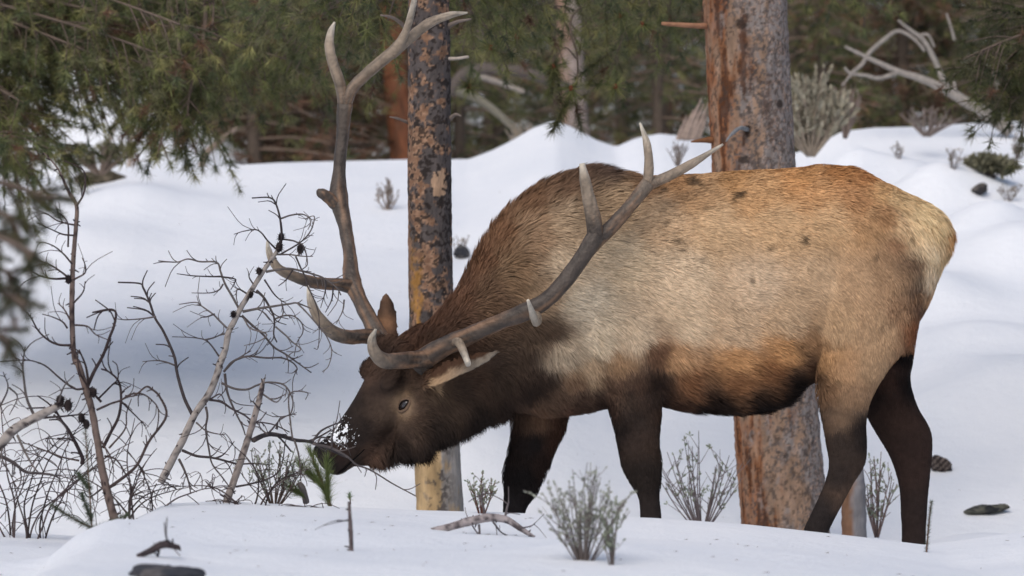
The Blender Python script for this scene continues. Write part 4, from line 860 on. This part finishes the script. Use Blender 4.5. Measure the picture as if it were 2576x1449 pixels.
# fallen limbs in the mid background
fl2 = thing('fallen_tree', 'dark fallen limb lying across the undergrowth right of the slim pine', 'fallen tree', tuple(P(1280, 200, 30)))
for L, r, c_ in (([(1130, 235), (1180, 180), (1300, 178), (1400, 210), (1480, 240)], [.04, .045, .04, .035], (96, 88, 84)), ([(1180, 182), (1250, 205), (1320, 232)], [.03, .015], (150, 142, 134)), ([(1150, 225), (1220, 260), (1290, 320), (1320, 360)], [.04, .03, .025, .02], (120, 116, 104))):
    mb = MB(); tube(mb, [P(a, b_, 30) for a, b_ in L], r, 8, 30, srgb(c_), .12, 12); mb.build('branch', M['twig'], fl2)
fl3 = thing('dead_branch', 'bent pinkish dead limb behind the ridge, left of the far antler', 'branch', tuple(P(510, 410, 29)))
mb = MB(); tube(mb, [P(505, 425, 29), P(520, 385, 29), P(560, 350, 29), P(604, 316, 29)], [.026, .026, .022, .014], 8, 30, srgb((140, 124, 112)), .12, 12); mb.build('stem', M['twig'], fl3)
for (a, b_, c_, d, lab) in ((262, 375, 296, 300, 'first thin bare stick left of the hanging needle tuft'), (322, 400, 338, 312, 'upright thin bare stick just left of the hanging needle tuft')):
    o = thing('dead_stick', lab, 'stick', tuple(P(a, b_, 27.5))); mb = MB(); tube(mb, [P(a, b_+60, 27.5), P((a+c_)/2, (b_+d)/2+6, 27.5), P(c_, d, 27.5)], [.02, .014], 6, 12, srgb((180, 168, 158)), .1, 12); mb.build('stem', M['twig'], o)
# splintered stump beside the big trunk
ss = thing('tree_stump', 'splintered grey stump end sticking up left of the big trunk', 'stump', tuple(P(1740, 345, 25)))
for L, r in [([(x, 352), (x+dx*.5, 352-h*.5), (x+dx, 352-h)], [w, w*.8, .003]) for x, dx, h, w in ((1706, 22, 62, .016), (1716, 30, 78, .02), (1724, 40, 104, .022), (1733, 38, 92, .018), (1741, 36, 74, .02), (1748, 34, 94, .016), (1757, 24, 70, .014))]:
    mb = MB(); tube(mb, [P(a, b_, 25) for a, b_ in L], r, 8, 30, srgb((150, 134, 124)), .25, 25); mb.build('splinter', M['twig'], ss)

# ------------------------------------------------------------------ shrubs and plants
def sage(name, label, cat, px, py, hpx, wpx, n, Y=None, col=(138, 146, 128), wood=(84, 72, 66), leafy=1., leaf=.010, seed=0, r=.0022, spread=.5, sink=.02, group=None):
    R = np.random.default_rng(900+seed)
    b0 = hit(px, py) if Y is None else np.array([(px-1288)/F*Y, Y, float(ground((px-1288)/F*Y, Y))])
    if Y is not None and py is not None: b0 = P(px, py, Y)
    sc = b0[1]/F; h = hpx*sc; w_ = wpx*sc
    t = thing(name, label, cat, tuple(b0), group); wd_ = MB(); lf = MB(); cs = []; ds = []
    for k in range(n):
        x = R.uniform(-1, 1)*w_*.5; y = R.uniform(-1, 1)*w_*.35; z = h*R.uniform(.6, 1)*(1-.35*abs(x)/(w_*.5))
        e = b0+np.array([x, y, z]); m = b0+np.array([x*.55+R.normal(0, .006), y*.5, z*.45])
        s0 = b0+np.array([x*.08, y*.08, -sink])
        tube(wd_, [s0, m, e], [r*1.3, r*.5], 4, 12, srgb(wood))
        p = catmull([s0, m, e], 30)
        for q in range(3):
            i = R.integers(8, 26); d = np.array([R.normal(0, .6), R.normal(0, .5), 1.]); d /= np.linalg.norm(d); l = h*R.uniform(.12, .3)
            tube(wd_, [p[i], p[i]+d*l*.5+np.array([R.normal(0, .004), 0, 0]), p[i]+d*l], [r*.6, r*.35], 4, 6, srgb(wood))
            for f in np.linspace(.3, 1, 5): cs.append(p[i]+d*l*f); ds.append(d)
        for i in range(10, 30, 2): cs.append(p[i]); T = p[i]-p[i-1]; ds.append(T/np.linalg.norm(T))
    stems = wd_.build('stems', M['twig'], t)
    if leafy > 0:
        cs = np.array(cs); ds = np.array(ds); kk = R.random(len(cs)) < leafy; cs, ds = cs[kk], ds[kk]
        nn = 4; c = np.repeat(cs, nn, 0); d = np.repeat(ds, nn, 0)+R.normal(0, spread, (len(cs)*nn, 3)); d /= np.linalg.norm(d, axis=1)[:, None]
        s = np.cross(d, R.normal(0, 1, d.shape)); s /= np.linalg.norm(s, axis=1)[:, None]; L = leaf*R.uniform(.6, 1.3, len(c))[:, None]
        V = np.stack([c, c+d*L*.6-s*L*.2, c+d*L, c+d*L*.6+s*L*.2], 1).reshape(-1, 3)
        cc = srgb(col)*R.uniform(.7, 1.25, len(c))[:, None]
        lf.add(V, None, np.arange(len(V)).reshape(-1, 4), np.repeat(cc, 4, 0)); lf.build('leaves', M['leaf'], t, smooth=False)
    return t
sage('sagebrush', 'large grey-green sagebrush in the foreground snow between the front and hind legs', 'shrub', 1468, 1410, 268, 235, 36, seed=1, leaf=.012, r=.0016, leafy=.42, spread=.3, col=(156, 160, 148), wood=(112, 104, 102))
sage('sagebrush', 'small side sprig right of the large foreground sagebrush', 'shrub', 1540, 1422, 190, 80, 9, seed=2, leaf=.011, r=.0015, wood=(112, 104, 102), leafy=.4, spread=.35)
sage('sagebrush', 'narrow sagebrush sprig between the slim trunk and the front leg', 'shrub', 1212, 1292, 125, 80, 10, seed=3, leaf=.011, r=.0018, leafy=.5, spread=.35, wood=(96, 66, 58))
sage('sagebrush', 'pale spreading sagebrush behind the pine sprig left of the muzzle', 'shrub', 690, 1266, 175, 190, 20, seed=4, leaf=.012, leafy=.45, r=.0018, Y=13.4, col=(150, 156, 142))
sage('dry_shrub', 'bare twiggy shrub behind, between front leg and big trunk', 'shrub', 1765, 1330, 270, 230, 22, Y=17.2, leafy=.12, seed=5, leaf=.02, wood=(112, 102, 102), r=.0026)
sage('dry_shrub', 'bare blurred shrub seen between the hind legs', 'shrub', 2205, 1340, 230, 110, 12, Y=17.2, leafy=.2, seed=6, leaf=.02, wood=(112, 96, 92), r=.003)
sage('dry_shrub', 'wispy bare shrub on the ridge left of the big trunk', 'shrub', 1705, 410, 70, 70, 10, Y=25, leafy=.1, seed=7, wood=(128, 118, 112), r=.004)
sage('sagebrush', 'tall beige sagebrush clump right beside the big trunk on the ridge', 'shrub', 2040, 385, 215, 200, 80, Y=24, col=(164, 158, 140), wood=(150, 138, 124), leaf=.05, seed=8, r=.005, leafy=.5, spread=.16)
sage('dry_shrub', 'brown bare-stemmed shrub just right of the tall beige clump', 'shrub', 2125, 340, 150, 110, 16, Y=25, leafy=.1, seed=9, wood=(126, 112, 104), r=.005)
sage('dry_shrub', 'fine bare shrub below the fallen tree at the upper right', 'shrub', 2330, 335, 75, 190, 18, Y=26, leafy=.1, seed=10, wood=(134, 122, 116), r=.005)
sage('sagebrush', 'olive low shrub half buried in snow near the right edge', 'shrub', 2490, 445, 50, 130, 22, leafy=.8, seed=11, col=(118, 116, 96), leaf=.05)
sage('dry_grass', 'tuft of dry grass stems on the open snow slope left of the slim pine', 'grass', 975, 528, 85, 60, 10, leafy=.5, spread=.2, seed=12, col=(150, 136, 124), wood=(128, 112, 100), leaf=.02, r=.004)
sage('dry_shrub', 'pale dry shrub behind the ridge right of the far trunk', 'shrub', 1310, 370, 80, 90, 10, Y=28, leafy=.1, seed=13, wood=(150, 138, 124), r=.006)
sage('dry_shrub', 'low shrub poking from the ridge below the green boughs at far left', 'shrub', 250, 430, 90, 190, 24, Y=26, leafy=.4, seed=14, col=(110, 108, 84), wood=(130, 116, 106), leaf=.04, r=.006)
# young firs / pine sprig
def fir(label, px, py, top, side, Y=None, nn=9, col=(70, 82, 62), ln=.012, wd=.0014, r=.003, dens=46):
    b0 = hit(px, py) if Y is None else P(px, py, Y)
    Y0 = b0[1]; t = thing('fir_sapling', label, 'sapling', tuple(b0))
    def axis(p, rr_, name):
        mb = MB(); tube(mb, p, [rr_, rr_*.4], 5, 16, srgb((104, 78, 64))); o = mb.build(name, M['twig'], t)
        q = catmull(p, dens); d = np.gradient(q, axis=0); d /= np.linalg.norm(d, axis=1)[:, None]
        nbk = MB(); k = 14; c = np.repeat(q, k, 0); dd = np.repeat(d, k, 0)*.55
        s = rng.normal(0, 1, c.shape); s -= dd*(s*dd).sum(1)[:, None]; s /= np.linalg.norm(s, axis=1)[:, None]; dd = dd+s; dd /= np.linalg.norm(dd, axis=1)[:, None]
        w_ = np.cross(dd, rng.normal(0, 1, dd.shape)); w_ /= np.linalg.norm(w_, axis=1)[:, None]
        L = ln*rng.uniform(.8, 1.2, len(c))[:, None]
        V = np.stack([c-w_*wd*.5, c+w_*wd*.5, c+dd*L], 1).reshape(-1, 3); cc = np.repeat(srgb(col)*rng.uniform(.6, 1.3, len(c))[:, None], 3, 0)
        nbk.add(V, np.arange(len(V)).reshape(-1, 3), None, cc); n = nbk.build('needles', M['needle'], o, smooth=False); n.location = (0, 0, 0)
    axis([b0-np.array([0, 0, .03]), P((px+top[0])/2, (py+top[1])/2, Y0), P(top[0], top[1], Y0)], r, 'stem')
    for a, b_, dy in side:
        m = (P(a[0], a[1], Y0)+P(b_[0], b_[1], Y0+dy))/2-np.array([0, 0, .004]); axis([P(a[0], a[1], Y0), m, P(b_[0], b_[1], Y0+dy)], r*.7, 'branch')
fir('spindly young fir with spread side branches in the bottom left snow', 238, 1425, (215, 1085), [((235, 1330), (130, 1270), -.05), ((235, 1330), (320, 1295), .05), ((232, 1310), (205, 1240), -.1), ((236, 1400), (190, 1385), -.05), ((236, 1395), (275, 1380), .05), ((228, 1230), (196, 1190), .06)], Y=12.0, ln=.017)
fir('tiny fir shoot between the spindly fir and the dark snow hollow', 320, 1425, (328, 1358), [((322, 1400), (345, 1385), 0)], Y=11.6, ln=.014)
fir('single thin fir shoot right of the last hind leg', 2328, 1400, (2343, 1262), [], Y=12.9, ln=.012)
# bushy green pine sprig at the muzzle
gs = thing('pine_sapling', 'bushy bright green pine sprig just below the elk muzzle', 'sapling', tuple(P(800, 1262, 13.5)))
mb = MB(); tube(mb, [P(835, 1285, 13.5), P(815, 1225, 13.5), P(785, 1150, 13.5)], [.006, .003], 6, 12, srgb((96, 78, 62))); tube(mb, [P(770, 1262, 13.55), P(762, 1230, 13.5), P(752, 1215, 13.5)], [.012, .009], 6, 12, srgb((120, 112, 108)))
mb.build('stem', M['twig'], gs)
nb_ = MB(); cs = []; ds = []
for a, b_, e in (((830, 1270), (785, 1150), (-.35, 1)), ((815, 1225), (760, 1180), (-.6, .9)), ((825, 1260), (822, 1170), (.0, 1)), ((760, 1245), (738, 1228), (-.8, .6))):
    for k in np.linspace(0, 1, 9): cs.append(P(a[0]*(1-k)+b_[0]*k, a[1]*(1-k)+b_[1]*k, 13.5)); ds.append((e[0]*.9, rng.normal(0, .2), e[1]))
ds = np.array(ds); ds /= np.linalg.norm(ds, axis=1)[:, None]
needles(nb_, np.array(cs), ds, 80, .055, .0015, srgb((104, 116, 70))*rng.uniform(.8, 1.2, len(cs))[:, None], .42)
nb_.build('needles', M['needle'], gs, smooth=False)
gs2 = thing('pine_sapling', 'tiny green needle tuft right of the bushy pine sprig', 'sapling', tuple(P(882, 1255, 13.4)))
nb_ = MB(); needles(nb_, np.array([P(880, 1252, 13.4)]), np.array([[0, 0, 1.]]), 60, .022, .002, np.array([srgb((96, 116, 76))]), .8); nb_.build('needles', M['needle'], gs2, smooth=False)
mb = MB(); tube(mb, [P(882, 1268, 13.4), P(880, 1250, 13.4)], .002, 5, 5, srgb((96, 78, 62))); mb.build('stem', M['twig'], gs2)
# foreground sticks
YS = 12.3
dead('dead_branch', 'small gnarled grey branch lying on the front snow left of the large sagebrush', 'branch', None,
 [(lambda a, b_: (a, b_), [(1086, 1338), (1130, 1326), (1180, 1312), (1230, 1302), (1275, 1308), (1310, 1330), (1345, 1352)])], YS, [.012, .011, .014, .013, .011, .009, .005],
 [(lambda a, b_: (a, b_), [(1215, 1312), (1218, 1285), (1212, 1262), (1205, 1245)], .004), (lambda a, b_: (a, b_), [(1270, 1305), (1276, 1275), (1280, 1262)], .0035), (lambda a, b_: (a, b_), [(1205, 1320), (1205, 1345), (1180, 1310)], .003), (lambda a, b_: (a, b_), [(1240, 1312), (1262, 1340), (1290, 1350)], .0026), (lambda a, b_: (a, b_), [(1300, 1330), (1330, 1325), (1345, 1318)], .0022)], col=(150, 142, 142), tcol=(80, 74, 76))
dead('dead_stick', 'short dark upright stick in the front snow below the muzzle', 'stick', None, [(lambda a, b_: (a, b_), [(884, 1390), (882, 1330), (878, 1262)])], float(hit(884, 1386)[1]), [.006, .006, .004],
 [(lambda a, b_: (a, b_), [(880, 1308), (865, 1310), (850, 1308)], .002)], col=(98, 88, 88))
dead('dead_stick', 'gnarled dark root sticking out of the snow at the bottom left', 'stick', None, [(lambda a, b_: (a, b_), [(345, 1400), (380, 1385), (410, 1370), (452, 1378)])], float(hit(400, 1404)[1]), [.006, .009, .010, .006],
 [(lambda a, b_: (a, b_), [(400, 1385), (395, 1400), (375, 1410)], .003), (lambda a, b_: (a, b_), [(430, 1372), (425, 1362), (415, 1360)], .004)], col=(70, 62, 64))
# dark bark chunks / rocks poking from the snow
def chunk(name, label, cat, px, py, Y, ax, c1_, c2_, rot=0., seed=0, stripes=0):
    h_ = hit(px, py+ax[2]*.55/Y*F); Y = h_[1]; t = thing(name, label, cat, tuple(h_)); mb = MB(); th = np.linspace(.1, math.pi-.1, 24); ph = np.linspace(0, 2*math.pi, 40, endpoint=False)
    c0 = P(px, py, Y); cr, sr = math.cos(rot), math.sin(rot); A = [np.array([cr, 0, sr])*ax[0], np.array([0, 1, 0])*ax[1], np.array([-sr, 0, cr])*ax[2]]
    R_ = np.array([[A[0]*math.sin(t_)*math.cos(f)+A[1]*math.sin(t_)*math.sin(f)+A[2]*math.cos(t_) for f in ph] for t_ in th])
    R_ = c0+R_*(1+.55*fbm(R_, 14, seed)-.3*abs(fbm(R_, 34, seed+3))+.12*fbm(R_, 90, seed+5))[..., None]
    V, Q, T = rings(R_); n = fbm(V, 30, seed) if not stripes else np.sin(((V-c0)@(A[0]/ax[0]*1.0+A[2]/ax[2]*-.5))*stripes)*.35+.1*fbm(V, 30, seed)
    mb.add(V, T, Q, mixc(np.tile(srgb(c1_), (len(V), 1)), srgb(c2_), sst(-.1, .25, n))); mb.build('shell', M['rock'], t); return t
chunk('bark_chunk', 'striped dark slab of bark stuck in the snow right of the last hind leg', 'bark', 2366, 1172, 17.5, (.065, .05, .038), (46, 40, 40), (110, 100, 94), -.35, 3, 260)
chunk('rock', 'dark mossy rock poking out of the snow at the lower right edge', 'rock', 2485, 1282, 15.6, (.09, .06, .026), (50, 52, 54), (92, 92, 84), .15, 6)
chunk('rock', 'low dark rock exposed in the snow at the bottom left beside the root', 'rock', 418, 1444, 11.6, (.085, .09, .026), (62, 64, 70), (92, 90, 92), 0, 9)
chunk('rock', 'small dark rock half hidden in the snow just right of the slim trunk', 'rock', 1163, 636, 19.3, (.05, .05, .05), (50, 52, 58), (90, 88, 88), 0, 12)
chunk('rock', 'snow-capped dark rock at the right edge of the slope', 'rock', 2465, 478, 21.0, (.05, .05, .04), (60, 58, 60), (96, 92, 88), 0, 15)
chunk('rock', 'flat grey boulder lying in the snow below the far left shrub', 'rock', 245, 447, 24.5, (.16, .12, .05), (84, 78, 66), (120, 110, 96), 0, 18)

# litter on the snow and a denser tangle of dead twigs at the left
mb = MB(); K = 420
X = rng.normal(0, 1.6, K); Y = rng.choice([0, 1], K, p=[.45, .55])*0+np.where(rng.random(K) < .4, rng.uniform(10.2, 13.2, K), rng.uniform(16, 26, K)); Z = ground(X, Y)+.002
for k in range(K):
    a = rng.uniform(0, 6.28); l = rng.uniform(.004, .013); d = np.array([math.cos(a)*l, math.sin(a)*l, 0]); w_ = np.array([-math.sin(a), math.cos(a), 0])*.0009; c0 = np.array([X[k], Y[k], Z[k]])
    mb.add([c0-d-w_, c0-d+w_, c0+d*.2+np.array([0, 0, .0016]), c0+d], [[0, 1, 2], [1, 3, 2], [0, 2, 3]], None, srgb((96, 80, 68))*rng.uniform(.5, 1.1))
tag(mb.build('pine_litter', M['twig'], smooth=False), 'scattered fallen needles and bark bits on the snow', 'litter', kind='stuff')
def brush(label, px, py, Y0, n, h, seed, lean=0.):
    R = np.random.default_rng(seed); b0 = P(px, py, Y0); b0[2] = float(ground(b0[0], Y0)); t = thing('dead_brush', label, 'brush', tuple(b0))
    for k in range(n):
        mb = MB(); x = b0+np.array([R.uniform(-.06, .06), R.uniform(-.06, .06), -.03]); d = np.array([R.normal(lean, .45), R.normal(0, .25), 1.]); d /= np.linalg.norm(d); L = h*R.uniform(.5, 1.); pts = [x]
        bend = np.array([R.normal(0, .35), 0, R.uniform(-.25, .02)])
        for i in range(7): d = d+bend*.5+R.normal(0, .10, 3); d /= np.linalg.norm(d); x = x+d*L/7; pts.append(x)
        cc = srgb((66, 58, 58))*R.uniform(.7, 1.8); tube(mb, pts, [.0034, .0012], 5, 28, cc, .1, 80); p = catmull(pts, 40)
        for q in range(9):
            i = R.integers(8, 38); e = np.array([R.normal(0, 1), R.normal(0, .5), R.normal(.2, .8)]); e /= np.linalg.norm(e); l = L*R.uniform(.08, .32); c_ = np.array([R.normal(0, .4), 0, -.45])
            tube(mb, [p[i], p[i]+e*l*.5, p[i]+e*l*.9+c_*l*.3, p[i]+(e+c_)*l], [.0016, .0009], 4, 10, cc)
        mb.build('twig', M['twig'], t)
brush('fine tangle of dead twigs at the far left behind the tall dead sapling', 60, 1230, 13.1, 12, .55, 71)
brush('low tangle of bare twigs just right of the tall dead sapling', 345, 1250, 13.15, 8, .38, 72, .1)
brush('bare twigs arching up beside the short broken-topped stick', 620, 1268, 13.2, 6, .28, 73, .1)

for k, (x, y, h_, w_, n_, lab) in enumerate(((2395, 425, 60, 70, 8, 'small bare shrub poking from the snow between the rump and the olive shrub'), (2560, 400, 70, 60, 9, 'small bare shrub at the very right edge above the olive shrub'), (2262, 400, 46, 50, 6, 'tiny bare shrub in the snow right of the beige clump'), (2535, 505, 50, 80, 9, 'low dry shrub at the right edge below the olive shrub'), (1155, 640, 60, 50, 6, 'thin dry twigs around the small rock beside the slim trunk'))):
    sage('dry_shrub', lab, 'shrub', x, y, h_, w_, n_, seed=40+k, leafy=.12, leaf=.02, col=(140, 130, 118), wood=(120, 110, 104), r=.0022)
